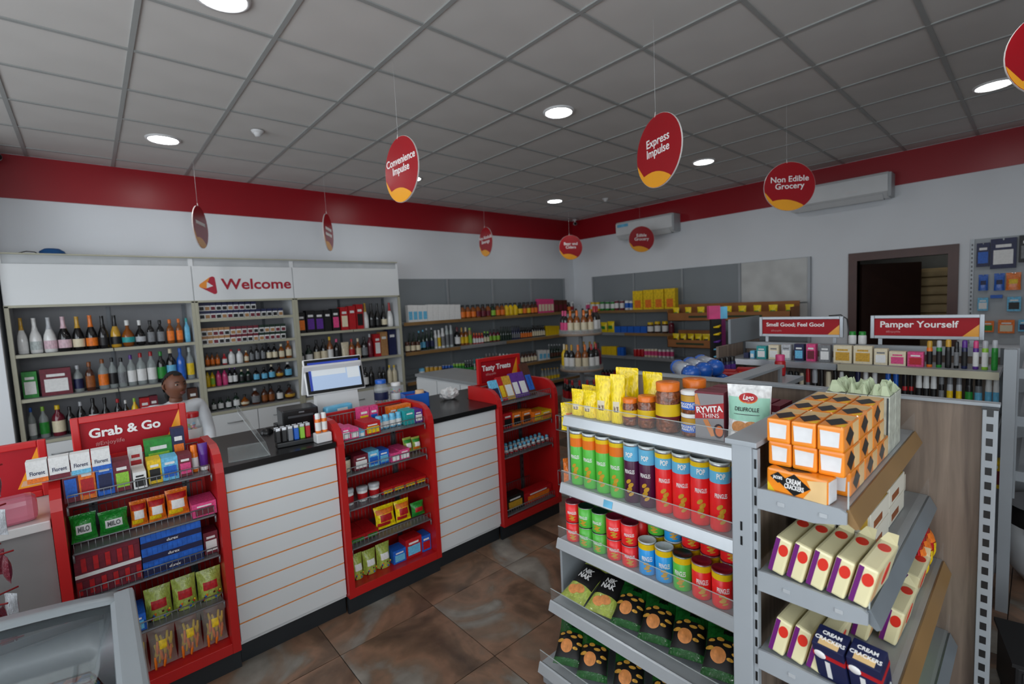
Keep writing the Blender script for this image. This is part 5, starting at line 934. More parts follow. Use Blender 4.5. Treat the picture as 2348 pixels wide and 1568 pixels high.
# crispbread box
t = thing('crispbread_box', 'grey crispbread box reading RYVITA THINS with a red diagonal band', 'box', (1.325, -2.118, ZS), -math.pi/2+.12)
box('carton', M('crispbread_grey', '8d8a8c', .5), (-.05, .05, -.025, .03, 0, .172), t, .001); box('carton_top', paper('M'), (-.0503, .0503, -.0253, .0303, .165, .1725), t); box('carton_side', paper('M'), (.0495, .0505, -.0252, .0302, 0, .17), t)
MB().prism([(-.05, .072), (.05, .082), (.05, .137), (-.05, .116)], -.0262, -.0252, 'Y').obj('red_band', paper('R'), t)
text('RYVITA', .030, m_let, t, (.0, -.0264, .109), ry=D(-8), bold=.03, sx=.92); text('THINS', .022, m_let, t, (.004, -.0264, .087), ry=D(-6), bold=.0)
MB().prism([(-.022, .07), (-.006, .074), (.022, .018), (.006, .012)], -.0262, -.0252, 'Y').obj('cracker_print', M('cracker_orange', 'd88a50', .6, var=.15), t)
MB().prism([(.032+.018*math.cos(a), .035+.026*math.sin(a)) for a in [q*math.pi/8 for q in range(16)]], -.0262, -.0252, 'Y').obj('bowl_print', M('bowl_dark', '3a2428', .6), t)
MB().prism([(.034+.013*math.cos(a), .035+.019*math.sin(a)) for a in [q*math.pi/8 for q in range(16)]], -.0268, -.0262, 'Y').obj('dip_print', M('dip_orange', 'd86a28', .6, var=.2), t)
MB().prism([(-.05, .16), (-.05, .125), (-.03, .122), (-.042, .165)], -.0262, -.0252, 'Y').obj('corner_print', M('cracker_orange', 'd88a50'), t)
for i in range(3): product('pk', 'MR', (1.50, -2.21-.04*i, ZS), .032, .12, -math.pi/2, f'plum carton behind the mint biscuit bag, {ORD[i]} from left', 'plum cartons behind the biscuit bag', .12)
for i in range(2): product('pk', 'MZ', (1.42+.06*i, -2.11, ZS), .095, .165, -math.pi/2, f'plum and grey carton, {ORD[i]} behind the crispbread box', 'cartons behind the crispbread box', .05)
# biscuit bag
t = product('pouch', 'WW', (1.335, -2.245, ZS), .14, .205, -math.pi/2+.18, '', None, .075, name='biscuit_bag', panel=(-.2, .2, .97, .99)); tag(t, 'white and mint biscuit bag reading Lago Delifrolle on the gondola corner', 'bag')
link('mint_panel', unit('mintpanel', lambda: bag_mesh('pouch', (-.96, .96, .42, .80))), t, mat=M('mint_print', '9fd4bc', .45, var=.04)); link('green_foot', unit('footpanel', lambda: bag_mesh('pouch', (-.9, -.3, .03, .12))), t, mat=M('foot_green', '4f9a72', .45))
def on_bag(mesh_key, fn, style='pouch', off=.016):
    """wrap a flat print (x,z in bag units) on the bag's front"""
    if mesh_key not in UNIT:
        m = fn(); d_ = bag_fn(style)
        for v in m.vertices:
            u = max(-1, min(1, v.co.x*2)); z = max(0, min(1, v.co.z)); wr = .02*math.sin(9*u+5*z)*math.sin(7*z*2+3*u)*(1 if .08 < z < .92 else 0); dd = d_(u, z)
            v.co.y = -(dd+wr*min(1, dd*4)+off+(.02 if v.co.y < -.0001 else 0))
        UNIT[mesh_key] = m
    return UNIT[mesh_key]
def disc_mesh(cx, cz, rx_, rz_, n=20):
    mb = MB(); vv = []; ff = []
    for r_ in range(4):
        for q in range(n): vv.append((cx+rx_*(r_+.001)/3*math.cos(q*2*math.pi/n), 0, cz+rz_*(r_+.001)/3*math.sin(q*2*math.pi/n)))
    for r_ in range(3):
        for q in range(n): ff.append((r_*n+q, r_*n+(q+1) % n, (r_+1)*n+(q+1) % n, (r_+1)*n+q))
    m = mb.add(vv, ff).mesh('print'); m.materials.append(None); return m
def txt_on(s, size, x, z, sx=1, bold=.02, italic=0):
    m = text_mesh(s, size, bold, italic).copy()
    for v in m.vertices: v.co = (x+v.co.x*sx, v.co.y, z+v.co.z)
    return m
link('logo_orange', on_bag('lagoO', lambda: disc_mesh(0, .79, .21, .085)), t, mat=plast('O')); link('logo_red', on_bag('lagoR', lambda: disc_mesh(0, .80, .20, .075), off=.026), t, mat=plast('R'))
link('lettering', on_bag('lagoT', lambda: txt_on('Lago', .115, .0, .80, 1.1, .02, .25), off=.034), t, mat=m_let); link('lettering', on_bag('delT', lambda: txt_on('DELIFROLLE', .088, -.02, .61, 1.15, -.002), off=.026), t, mat=M('black_print', '1a1a1a', .5, var=0))
link('lettering', on_bag('delT2', lambda: disc_mesh(-.02, .53, .30, .007), off=.026), t, mat=M('grey_print', '5a6a64', .5, var=0))
for i, (cx, cz) in enumerate(((-.17, .31), (.10, .32), (.2, .14), (-.12, .14))): link('biscuit_print', on_bag('bisc%d' % i, lambda: disc_mesh(cx, cz, .185 if i < 2 else .15, .105 if i < 2 else .07), off=.026+.002*i), t, mat=M('biscuit_print', 'c98a52', .6, var=.15, scale=25))

# snack bags lying on the two lowest crisps shelves
m_snk = M('snack_print', 'd09a3a', .5, var=.25, scale=18)
def snack(x, y, z, rz, rx, lab, two):
    o = product('bag', 'dK' if not two else 'LK', (x, y, z), .128, .205, -math.pi/2+rz, lab, 'snack bags on the low crisps shelves', .06, rx, panel=(-.98, .98, .12, .62) if not two else (-.98, .98, .36, .9))
    pts = [(-.30, .56), (-.08, .60), (.10, .52), (.30, .57), (.32, .40), (-.33, .42), (.20, .30)] if not two else [(-.12, .20), (.1, .26)]
    for i, (cx, cz) in enumerate(pts): link('snack_picture', on_bag('snk%d%d' % (two, i), lambda: disc_mesh(cx, cz, .085+.012*(i % 3) if not two else .2, .03+.008*(i % 2) if not two else .09), 'pillow', .03+.002*i), o, mat=m_snk if not two else M('crunch_orange', 'd88a4a', .5, var=.2))
    if not two: link('snack_picture', on_bag('snkbase', lambda: disc_mesh(-.10, .33, .20, .13), 'pillow', .026), o, scale=(1, 1, 1), mat=M('crunch_orange', 'd88a4a', .5, var=.2))
    link('lettering', on_bag('snkT%d' % two, (lambda: txt_on('NIK\nNAK', .17, .0, .62, 1.3, .03)) if two else (lambda: txt_on('MIX', .13, .1, .76, 1.2, .03)), 'pillow', .03), o, mat=m_let if two else plast('K'))
    return o
SB = [(1.27, -1.575, .352, .0, 1), (1.28, -1.71, .352, .15, 1), (1.50, -1.585, .352, .0, 1), (1.285, -1.84, .352, .3, 0), (1.29, -1.965, .352, .35, 0), (1.30, -2.09, .352, .35, 0), (1.29, -2.215, .352, .3, 0), (1.50, -2.12, .352, .2, 0), (1.50, -2.26, .352, .2, 0)]
for i, (x, y, z, a, two) in enumerate(SB): snack(x-.135, y, z+.032, a, D(-68), f"{'bright green' if two else 'dark green'} snack bag with {'white lettering' if two else 'nut picture'}, {ORD[i]} counted along the fourth crisps shelf", two)
for i, (x, y) in enumerate(((1.19, -1.60), (1.20, -1.72), (1.22, -1.88), (1.24, -2.04), (1.25, -2.2))): snack(x-.125, y, .137, .5, D(-66), f"dark green snack bag with nut picture, {ORD[i]} from left on the base shelf", 0)

# ---------------------------------------------------------------- crackers on the arm
m_wrap = M('orange_wrapper', 'ee8a1c', .28, coat=.3, var=.06, scale=12, bump=.15); m_wht = M('wrapper_white_end', 'dedede', .4, var=.08, scale=30); m_crm = M('cracker_cream_print', 'e2bd84', .4, var=.12, scale=14)
pk_m = MB().rbox(0, .137, -.0268, .0268, 0, .061, .006, 2).mesh('cracker_pack'); pk_m.materials.append(m_wrap)
dia = lambda cx, cy, rx_, ry_: [(cx-rx_, cy), (cx, cy-ry_), (cx+rx_, cy), (cx, cy+ry_)]
pe = MB().prism([(-.017, .013), (.018, .012), (.020, .050), (-.019, .048)], 0, .001, 'X').mesh('white_end'); pe.materials.append(m_wht)
pd1 = MB().prism(dia(.052, 0, .042, .023), .061, .0616, 'Z').mesh('black_diamond'); pd1.materials.append(m_blk)
pd2 = MB().prism(dia(.052, .031, .034, .024), -.0274, -.0268, 'Y').mesh('black_diamond'); pd2.materials.append(m_blk)
pc1 = MB().prism([(.082, -.025), (.13, -.025), (.132, .025), (.064, .025)], .061, .0613, 'Z').mesh('cream_print'); pc1.materials.append(m_crm)
pc2 = MB().prism([(.085, .004), (.13, .004), (.13, .057), (.075, .057)], -.0271, -.0268, 'Y').mesh('cream_print'); pc2.materials.append(m_crm)
py = MB().prism([(.012, -.025), (.04, -.025), (.012, -.008)], .061, .0616, 'Z').mesh('yellow_flash'); py.materials.append(paper('Y'))
LV = ['bottom', 'middle', 'top']
for lv in range(3):
    for cx in range(3):
        for cy in range(3):
            if lv == 0 and cx == 0 and cy < 2: pass
            x0 = .945+cx*.1385+random.uniform(-.001, .001)-(.010 if lv == 2 else 0)+(.055 if lv == 0 else 0); y0 = -2.472-cy*.0555
            o = link('cracker_pack', pk_m, None, (x0, y0, 1.1785+lv*.0615), (0, 0, random.uniform(-.006, .006)))
            e = link('white_end', pe, o, (-.0009, 0, 0)); e.scale = (1, random.uniform(.85, 1.1), 1)
            link('black_diamond', pd1, o); link('cream_print', pc1, o); link('yellow_flash', py, o)
            if cy == 2: link('black_diamond', pd2, o); link('cream_print', pc2, o)
            tag(o, f"orange cracker pack, {LV[lv]} layer, {ORD[cx]} row from the post, {['left', 'middle', 'right'][cy]} column", 'cracker pack', 'orange cracker packs')
o = link('cracker_pack', pk_m, None, (.950, -2.452, 1.1785), (0, 0, -math.pi/2-.10)); tag(o, 'orange cracker pack lying crosswise in front, reading Jacob\'s Cream Crackers', 'cracker pack', 'orange cracker packs')
link('black_diamond', pd1, o)
fr = link('printed_side', None, o, (0, -.027, 0)); fr.scale = (.62, 1, 1)
MB().prism(dia(.105, .031, .058, .027), -.0008, 0, 'Y').obj('black_diamond', m_blk, fr); MB().prism(dia(.045, .041, .03, .014), -.0014, -.0006, 'Y').obj('small_diamond', m_blk, fr)
MB().prism([(.135, .002), (.218, .002), (.218, .058), (.15, .05), (.165, .03)], -.0006, 0, 'Y').obj('cream_print', m_crm, fr); MB().prism([(.004, .002), (.035, .002), (.004, .026)], -.0006, 0, 'Y').obj('yellow_flash', paper('Y'), fr)
MB().lathe([(0, -.0015), (.008, -.001), (.009, 0)], 14).obj('tomato_print', plast('R'), fr, (.175, -.0006, .042), (math.pi/2, 0, 0))
text('CREAM', .0175, m_let, fr, (.103, -.0018, .0385), bold=.02, sx=.95); text('CRACKERS', .0165, m_let, fr, (.105, -.0018, .0245), bold=.02, sx=.88); text("JACOB'S", .0105, m_let, fr, (.045, -.0024, .041), bold=.02, sx=.9)
MB().prism([(-.022, .004), (.022, .004), (.022, .056), (-.022, .056)], 0, .001, 'X').obj('white_end', m_wht, o, (.137, 0, 0))
# pale green topped packs at the far end of the cracker shelf
for cy in range(6):
    t = thing('crispbread_pack', f"pale green topped striped pack behind the orange packs, {['left', 'middle', 'right'][cy % 3]} of the {'near' if cy < 3 else 'far'} row", 'pack', (1.465+.085*(cy//3), -2.472-(cy % 3)*.0555, 1.1785), 0, 'pale green topped packs')
    box('carton', M('striped_carton', 'b9bcae', .5, var=.2, scale=40), (-.04, .04, -.0268, .0268, 0, .172), t, .002)
    for q in range(5): box('dark_stripe', M('carton_stripe', '3c4648', .5), (-.0412, -.0402, -.024+q*.0115, -.020+q*.0115, .01, .168), t)
    mb = MB(); rnd = random.Random(cy+2); vv = []; ff = []
    for a in range(7):
        for b in range(6): vv.append((-.038+.0127*a, -.026+.0104*b, .172+rnd.uniform(.004, .036)*(1 if 0 < a < 6 and 0 < b < 5 else .1)))
    for a in range(6):
        for b in range(5): ff.append((a*6+b, (a+1)*6+b, (a+1)*6+b+1, a*6+b+1))
    mb.add(vv, ff).obj('crumpled_top', M('pale_green_film', 'bcc9a6', .45, var=.08), t)
# cream coloured biscuit packs leaning on the lower shelves
m_cp = M('cream_wrapper', 'e6ddb0', .3, coat=.25, var=.06, scale=10, bump=.2); m_pur = M('purple_stripe', '6a1a70', .4); m_ov = M('red_oval', 'd83020', .4); m_brn = M('biscuit_side_print', 'd2a878', .5, var=.12)
cp = MB().rbox(0, .17, -.019, .019, 0, .098, .006, 2).mesh('biscuit_pack'); cp.materials.append(m_cp)
ovp = lambda cx, cz, rx_, rz_: [(cx+rx_*math.cos(q*math.pi/8), cz+rz_*math.sin(q*math.pi/8)) for q in range(16)]
c1_ = MB().prism([(-.006+.013, .001), (.013+.004, .001), (.013+.004, .094), (.013-.006, .094)], -.0008, 0, 'X').mesh('purple_stripe'); c1_.materials.append(m_pur)
c2_ = MB().prism(ovp(-.005, .068, .011, .016), -.001, 0, 'X').mesh('red_oval'); c2_.materials.append(m_ov)
c3_ = MB().prism(ovp(.12, .0, .02, .013), .098, .0986, 'Z').mesh('red_oval'); c3_.materials.append(m_ov)
c4_ = MB().prism(ovp(.10, .05, .022, .030), -.0197, -.019, 'Y').mesh('red_oval'); c4_.materials.append(m_ov)
c5_ = MB().prism([(.01, .01), (.05, .01), (.05, .088), (.01, .088)], -.0195, -.019, 'Y').mesh('biscuit_print'); c5_.materials.append(m_brn)
c6_ = MB().add([(.155, -.017, .098), (.175, -.012, .118), (.18, .01, .112), (.155, .017, .098)], [(0, 1, 2, 3)]).mesh('twisted_end'); c6_.materials.append(m_cp)
def biscuit(x, y, z, lean, rz, lab):
    o = link('biscuit_pack', cp, None, (x, y, z), (lean, 0, rz))
    for nm, m in (('purple_stripe', c1_), ('red_oval', c2_), ('red_oval', c3_), ('red_oval', c4_), ('biscuit_print', c5_), ('twisted_end', c6_)): link(nm, m, o)
    tag(o, lab, 'biscuit pack', 'cream biscuit packs')
for i in range(5): biscuit(.925-.002*i, -2.467-.0435*i, .9665, D(13), -.05, f'cream biscuit pack with purple stripe, {ORD[i]} from left on the second cracker shelf')
for i in range(3): biscuit(.925, -2.467-.0435*i, .7515, D(13), -.05, f'cream biscuit pack with purple stripe, {ORD[i]} from left on the third cracker shelf')
for i, (x, y) in enumerate(((1.12, -2.51), (1.13, -2.60), (1.16, -2.655), (1.38, -2.655), (1.40, -2.60))): biscuit(x, y, .7515, D(11), -.03, f'cream biscuit pack farther back on the third cracker shelf, {ORD[i]} one')
m_yb = M('finger_carton_white', 'd9d4c4', .45); 
for i, (x, y, z) in enumerate(((1.17, -2.50, .9615), (1.17, -2.58, .9615), (1.17, -2.50, 1.0215), (1.17, -2.58, 1.0215), (1.40, -2.50, .9615), (1.40, -2.58, .9615), (1.40, -2.50, 1.0215), (1.40, -2.58, 1.0215), (1.60, -2.56, .9615))):
    o = box('biscuit_carton', m_yb, (0, .20, -.037, .037, 0, .058), None, .002, (x, y, z), (0, 0, -.02))
    box('yellow_top', M('carton_yellow', 'd2a840', .5, var=.1), (.005, .195, -.034, .034, .058, .0586), o); box('navy_lettering', paper('N'), (.04, .15, -.012, .012, .0586, .059), o); box('biscuit_print', M('finger_brown', '8a4a20', .5), (.03, .12, -.030, -.016, .0586, .059), o)
    box('side_print', M('finger_brown', '8a4a20'), (.03, .12, -.0376, -.037, .01, .03), o); box('end_print', M('carton_yellow', 'd2a840'), (-.0006, 0, -.03, .0, .01, .05), o)
    tag(o, f"white and yellow biscuit carton, {['near', 'near', 'near', 'near', 'far', 'far', 'far', 'far', 'farthest'][i]} stack, {['lower left', 'lower right', 'upper left', 'upper right', 'lower left', 'lower right', 'upper left', 'upper right', 'single'][i]}, second cracker shelf", 'carton', 'white and yellow biscuit cartons')
for i in range(2):
    t = thing('cracker_box', f"navy cracker box with red band, {['left', 'right'][i]} of the pair on the third cracker shelf", 'box', (.955, -2.598-.068*i, .7465), -.05, 'navy cracker boxes'); t.rotation_euler = (0, D(-22), -.08)
    box('carton', paper('N'), (-.028, .028, -.032, .032, 0, .125), t, .002); MB().box(-.0288, .0288, -.0325, .0325, .085, .098).obj('red_band', paper('R'), t)
    for k, (s_, yy) in enumerate((('CREAM', -.006), ('CRACKERS', .008))): text(s_, .013, m_let, t, (yy*-1.2+.002, 0, .1256), rz=-math.pi/2, rx=-math.pi/2, bold=.02, sx=.95)
    MB().prism([(-.024, -.02), (-.006, -.02), (-.006, .02), (-.024, .02)], .125, .1254, 'Z').obj('cracker_print', m_crm, t); MB().lathe([(0, 0), (.012, 0), (.013, -.001)], 14).obj('round_seal', m_let, t, (-.0292, .018, .092), (0, -math.pi/2, 0)); box('white_barcode', paper('W'), (-.0286, -.028, .0, .01, .02, .075), t)
for i, (x, y, c) in enumerate(((1.55, -2.66, 'RY'), (1.62, -2.66, 'RY'), (1.69, -2.66, 'RY'))):
    product('bag', c, (x, y, .7465), .085, .14, .2, f'red and yellow snack bag, {ORD[i]} from left, far end of third cracker shelf', 'red bags on the cracker shelves', .06)
for i in range(6): product('bag', 'LG' if i > 1 else 'ER', (1.05+.125*i, -2.66, .501), .10, .14, .15, f"{'lime green' if i > 1 else 'cream'} snack bag, {ORD[i]} from left, fourth cracker shelf", 'bags on the fourth cracker shelf', .07)

# wire basket of yellow pouches hooked on the left side of the crisps end
for k, z in enumerate((1.07, .80)):
    t = thing('side_basket', f"small wire basket hooked on the {['upper', 'lower'][k]} left side of the crisps gondola", 'basket', (1.40, -1.455, z), 0, 'side baskets')
    mb = MB()
    for zz in (0, .07): mb.tube([(-.1, .002, zz), (-.1, .085, zz), (.1, .085, zz), (.1, .002, zz)], .002, 5)
    for q in range(9): mb.tube([(-.1+.025*q, .085, 0), (-.1+.025*q, .085, .07)], .0012, 4)
    for q in range(9): mb.tube([(-.1+.025*q, .002, 0), (-.1+.025*q, .085, 0)], .0012, 4)
    mb.obj('wire_cage', m_wire, t)
    for q in range(2): product('pouch', 'YO' if not k else 'OR', (1.345+.1*q, -1.415, z+.003), .085, .13, -math.pi/2+1.2, f"{['yellow', 'orange'][k]} pouch in the {['upper', 'lower'][k]} side basket, {['near', 'far'][q]} one", 'pouches in the side baskets', .05)
# ---------------------------------------------------------------- perfume gondola with two framed header signs
t = thing('perfume_gondola', 'long oak-backed gondola of perfumes and deodorants under the two header signs', 'gondola shelf', (0, 0, 0)); PX = 3.46
for a, b in ((-1.37, -2.07), (-2.07, -2.77)):
    box('oak_back_panel', m_oak, (PX, PX+.02, b+.003, a-.003, .1, 1.25), t); box('top_rail', m_steel, (PX-.015, PX+.03, b+.002, a-.002, 1.25, 1.30), t)
for y in (-1.37, -2.07, -2.77): box('slotted_upright', M('slotted_steel', '5c6064', .4, .5), (PX-.02, PX, y-.014, y+.014, 0, 1.30), t)
for z, x in ((1.209, 3.10), (.929, 3.0), (.60, 2.98), (.12, 2.95)):
    for k, (a, b) in enumerate(((-1.38, -2.068), (-2.072, -2.77))):
        s = box('shelf', m_steel, (x, PX-.021, b, a, z-.025, z), t); box('ticket_rail', m_lip if k == 0 else M('ticket_rail_beige', 'b3ae98', .35, .2), (x-.014, x, b+.002, a-.002, z-.035, z+.004), s)
box('end_panel', m_oak, (3.02, PX+.3, -1.368, -1.35, 0, 1.30), t); box('end_panel_upper', m_back, (3.22, PX+.3, -1.368, -1.35, 1.302, 1.485), t); box('end_cap', m_pst, (3.0, 3.05, -2.83, -2.785, 0, 1.34), t)
G = 'perfumes and sprays on the perfume gondola'
rows(ROWS['p1'], 'X', 3.2, 1.21, 'top perfume shelf', G, -2.765, -1.385, True)
rows(ROWS['p2'], 'X', 3.22, .93, 'second perfume shelf', G, -2.765, -1.385, True)
for i in range(5): product('jar', 'QBW', (3.07, -1.66-.075*i, .93), .07, .105, -math.pi/2, f'small jar with bright blue lid, {ORD[i]} from left, front of second perfume shelf', 'blue-lidded jars')
for i, (y, c) in enumerate(((-2.30, 'DGW'), (-2.42, 'DGW'), (-2.54, 'GKW'))): product('tub', c, (3.07, y, .93), .09, .08, -math.pi/2, f'{PAL[c[0]][0]} tub with white band, {ORD[i]} in front of the white sprays', 'dark tubs before the sprays')
for i in range(6): product('pk', 'YM' if i % 2 else 'GW', (3.15, -2.25-.1*i, .601), .08, .15, -math.pi/2, f"{'yellow' if i % 2 else 'green'} packet, {ORD[i]} from left on the third perfume shelf", 'packets on the third perfume shelf', .06)
m_alu = M('sign_frame_aluminium', 'a7acb1', .35, .5, var=.02)
def gsign(y0, y1, z0, z1, head, lab, hs):
    t = thing('header_sign', lab, 'sign', (PX-.02, y0, z0), -math.pi/2, 'framed gondola header signs'); w, h = y0-y1, z1-z0; f = .02
    box('sign_board', m_sgr, (f*.5, w-f*.5, .0, .012, f*.5, h-f*.5), t)
    for nm, b in (('frame_side', (0, f, -.01, .016, 0, h)), ('frame_side', (w-f, w, -.01, .016, 0, h)), ('frame_top', (f, w-f, -.01, .016, h-f, h)), ('frame_bottom', (f, w-f, -.01, .016, 0, f))): box(nm, m_alu, b, t, .003)
    MB().prism([(w-f, f), (w-f, h*.62), (w-f-.07, f)], -.002, .0, 'Y').obj('orange_corner', m_org, t)
    text(head, hs, m_let, t, (w*.44, -.001, h*.60), bold=.02); text('#Enjoylife', .018, M('sign_faint_print', 'd08a8a', .5, var=0), t, (w*.22, -.001, h*.30), bold=0)
    box('sign_foot', m_alu, (.04, .06, .002, .012, -.04, 0), t); box('sign_foot', m_alu, (w-.06, w-.04, .002, .012, -.04, 0), t)
gsign(-1.49, -2.02, 1.345, 1.49, 'Smell Good; Feel Good', 'grey framed red sign reading Smell Good Feel Good on the perfume gondola', .039)
gsign(-2.168, -2.69, 1.345, 1.492, 'Pamper Yourself', 'grey framed red sign reading Pamper Yourself on the perfume gondola', .054)
for i, y in enumerate((-2.065, -2.12)): product('btl', 'WGW', (PX+.005, y, 1.301), .045, .085, -math.pi/2, f"small white bottle with green cap between the header signs, {['left', 'right'][i]} one", 'green-capped bottles between the signs')
tag(MB().tube([(PX+.005, -1.93, 1.493), (PX+.005, -2.0, 1.497), (PX, -2.035, 1.47), (PX-.005, -2.05, 1.36), (PX-.002, -2.075, 1.302)], .004).obj('loose_wire', m_blk), 'thin black wire drooping over the end of the Smell Good sign', 'cable')
# grey storage rack at the right edge
t = thing('storage_rack', 'grey slotted storage rack at the right edge beyond the oak panel', 'rack', (3.1, -2.815, 0))
p_ = box('rack_post', m_pst, (-.03, .0, -.022, .022, .58, 1.34), t)
for z in (1.16, 1.12, .66): MB().lathe([(0, 0), (.006, 0), (.006, .001)], 8).obj('bolt_hole', m_blk, p_, (-.0305, 0, z), (0, -math.pi/2, 0))
for z in (1.24, 1.0, .72): box('cross_arm', m_pst, (-.02, .0, -.50, -.022, z-.05, z), t); box('rack_shelf', m_steel, (.002, .75, -.50, -.03, z-.02, z), t)
box('rack_post', m_pst, (-.03, 0, -.545, -.5, .58, 1.34), t); box('rack_post', m_pst, (.75, .78, -.545, -.5, 0, 1.34), t); box('rack_post', m_pst, (.75, .78, -.05, -.005, 0, 1.34), t)
for i, (y, c) in enumerate(((-2.93, 'PW'), (-3.03, 'NW'))): product('pk', c, (3.2, y, 1.241), .08, .10, -math.pi/2, f"{PAL[c[0]][0]} packet on top of the storage rack, {ORD[i]} from left", None)
# peg panel with hanging packs on the right wall
t = thing('peg_panel', 'pale slotted peg panel with hanging packs on the right wall', 'peg board', (6.898, -2.40, 0), -math.pi/2)
box('panel', M('peg_panel_pale', 'a4aaae', .5), (0, 1.1, -.02, -.002, 1.0, 2.13), t); st = box('slotted_strip', m_steel, (-.03, .0, -.03, -.002, .9, 2.13), t)
for k in range(24): box('slot', m_blk, (-.022, -.010, -.0308, -.03, 1.0+k*.046, 1.022+k*.046), st)
for i, (y, z, w, h, c, d) in enumerate(((-2.47, 1.83, .10, .25, 'NB', 'navy card pack'), (-2.62, 1.80, .19, .31, 'NW', 'large navy and white blister pack'), (-2.80, 1.85, .14, .27, 'KZ', 'black hanging pack'), (-2.478, 1.575, .075, .17, 'BN', 'dark blue hanging pouch'), (-2.598, 1.57, .08, .18, 'BN', 'dark blue hanging pouch beside the orange one'), (-2.70, 1.57, .11, .18, 'OY', 'orange hanging pouch'), (-2.48, 1.36, .08, .14, 'QW', 'light blue card pack'), (-2.71, 1.35, .10, .15, 'QK', 'light blue card pack with dark blister'), (-2.58, 1.49, .09, .035, 'BB', 'blue brush lying askew'))):
    o = product('pk' if c not in ('BN', 'OY') else 'pouchb', c, (6.85, y, z), w, h, -math.pi/2, f"{d} hanging on the peg panel, {'upper row' if z > 1.7 else 'middle row' if z > 1.45 else 'lower row'}", 'packs on the peg panel', .03)
    link('peg_hook', unit('peg', lambda: MB().tube([(0, -.8, .97), (0, .9, .97)], .04, 5)), o, mat=m_steel)
for i, (y, z, w, h, c) in enumerate(((-2.52, 1.13, .10, .12, 'OG'), (-2.66, 1.12, .12, .14, 'OE'), (-2.79, 1.14, .09, .12, 'QN'))): product('pk', c, (6.85, y, z), w, h, -math.pi/2, f"{PAL[c[0]][0]} blister card in the lowest peg row, {ORD[i]} from left", 'packs on the peg panel', .03)
# white tub and dark things on the floor behind the oak panel
t = thing('white_tub', 'round white plastic tub with black upper half and grey lid', 'tub', (3.50, -3.0, 0))
MB().lathe([(0, 0), (.13, 0), (.19, .08), (.21, .2), (.21, .33), (0, .33)], 28).obj('tub_body', M('tub_white', 'c9ccce', .5), t); MB().lathe([(.205, .33), (.205, .44), (0, .44)], 28).obj('black_liner', M('black_liner', '0b0b0c', .6), t)
MB().lathe([(0, .452), (.10, .452), (.19, .447), (.212, .44)], 28).obj('lid', M('grey_lid', '6d7175', .4), t); MB().lathe([(.06, .452), (.062, .459), (.08, .459), (.082, .452)], 20).obj('lid_ring', M('grey_lid', '6d7175'), t)
for a in (2.6, 3.7): MB().tube([(.212*math.cos(a), .212*math.sin(a), .31), (.222*math.cos(a), .222*math.sin(a), .33), (.212*math.cos(a), .212*math.sin(a), .36)], .012, 6).obj('clip', M('tub_white', 'c9ccce'), t)
t = thing('dark_crate', 'black plastic crate on the floor right of the oak panel', 'crate', (2.35, -2.98, 0), .2)
box('crate_body', M('dark_crate', '151517', .6), (-.15, .15, -.14, .14, 0, .22), t, .01)
for k in range(4): box('crate_rib', M('dark_crate', '151517'), (-.155, -.15, -.12+k*.07, -.09+k*.07, .03, .2), t)
box('crate_rim', M('dark_crate', '151517'), (-.16, .16, -.15, .15, .22, .235), t)

# ---------------------------------------------------------------- ice-cream freezer in the near left corner
t = thing('chest_freezer', 'grey chest freezer with a curved glass lid in the near left corner', 'freezer', (0, 0, 0))
m_fz = M('freezer_grey_plastic', '8d9498', .35, var=.02); m_fw = M('freezer_white_liner', 'd3dade', .4, var=.03); FX0, FX1, FY0, FY1 = -1.5, -.30, -2.05, -1.12
def zc(x): return .875+.06*math.sin(math.pi*min(1, max(0, (x-FX0)/(FX1-FX0))))**.8
for nm, b in (('side_wall', (FX0, FX0+.06, FY0, FY1, .0, .86)), ('side_wall', (FX1-.06, FX1, FY0, FY1, .0, .86)), ('front_wall', (FX0+.06, FX1-.06, FY0, FY0+.06, .0, .86)), ('back_wall', (FX0+.06, FX1-.06, FY1-.06, FY1, .0, .86))): box(nm, m_fz, b, t, .01)
box('liner_floor', m_fw, (FX0+.06, FX1-.06, FY0+.06, FY1-.06, .25, .27), t)
for nm, b in (('liner', (FX0+.06, FX0+.07, FY0+.06, FY1-.06, .27, .86)), ('liner', (FX1-.07, FX1-.06, FY0+.06, FY1-.06, .27, .86)), ('liner', (FX0+.07, FX1-.07, FY0+.06, FY0+.07, .27, .86)), ('liner', (FX0+.07, FX1-.07, FY1-.07, FY1-.06, .27, .86))): box(nm, m_fw, b, t)
def strip(nm, mt, y0, y1, dz0, dz1, xa=FX0, xb=FX1, n=24):
    mb = MB(); v = []; f = []
    for i in range(n+1):
        x = xa+(xb-xa)*i/n
        for y, z in ((y0, dz0), (y1, dz0), (y1, dz1), (y0, dz1)): v.append((x, y, zc(x)+z))
    for i in range(n):
        for k in range(4): f.append((i*4+k, i*4+(k+1) % 4, (i+1)*4+(k+1) % 4, (i+1)*4+k))
    f += [(0, 1, 2, 3), (n*4+3, n*4+2, n*4+1, n*4)]
    return mb.add(v, f, True).obj(nm, mt, t)
strip('lid_frame', m_fz, FY1-.05, FY1+.012, -.02, .012); strip('lid_frame', m_fz, FY0-.012, FY0+.05, -.02, .012)
box('lid_frame', m_fz, (FX1-.045, FX1+.012, FY0-.012, FY1+.012, .85, .895), t, .012); box('lid_frame', m_fz, (FX0-.012, FX0+.045, FY0-.012, FY1+.012, .85, .895), t, .012)
gl = bpy.data.materials.new('freezer_lid_glass'); gl.use_nodes = True; nt = gl.node_tree; nt.nodes.remove(nt.nodes['Principled BSDF'])
mx = nt.nodes.new('ShaderNodeMixShader'); tr = nt.nodes.new('ShaderNodeBsdfTransparent'); gy = nt.nodes.new('ShaderNodeBsdfGlossy'); fz = nt.nodes.new('ShaderNodeFresnel'); fz.inputs[0].default_value = 1.5
tr.inputs[0].default_value = (.82, .88, .9, 1); gy.inputs[1].default_value = .03
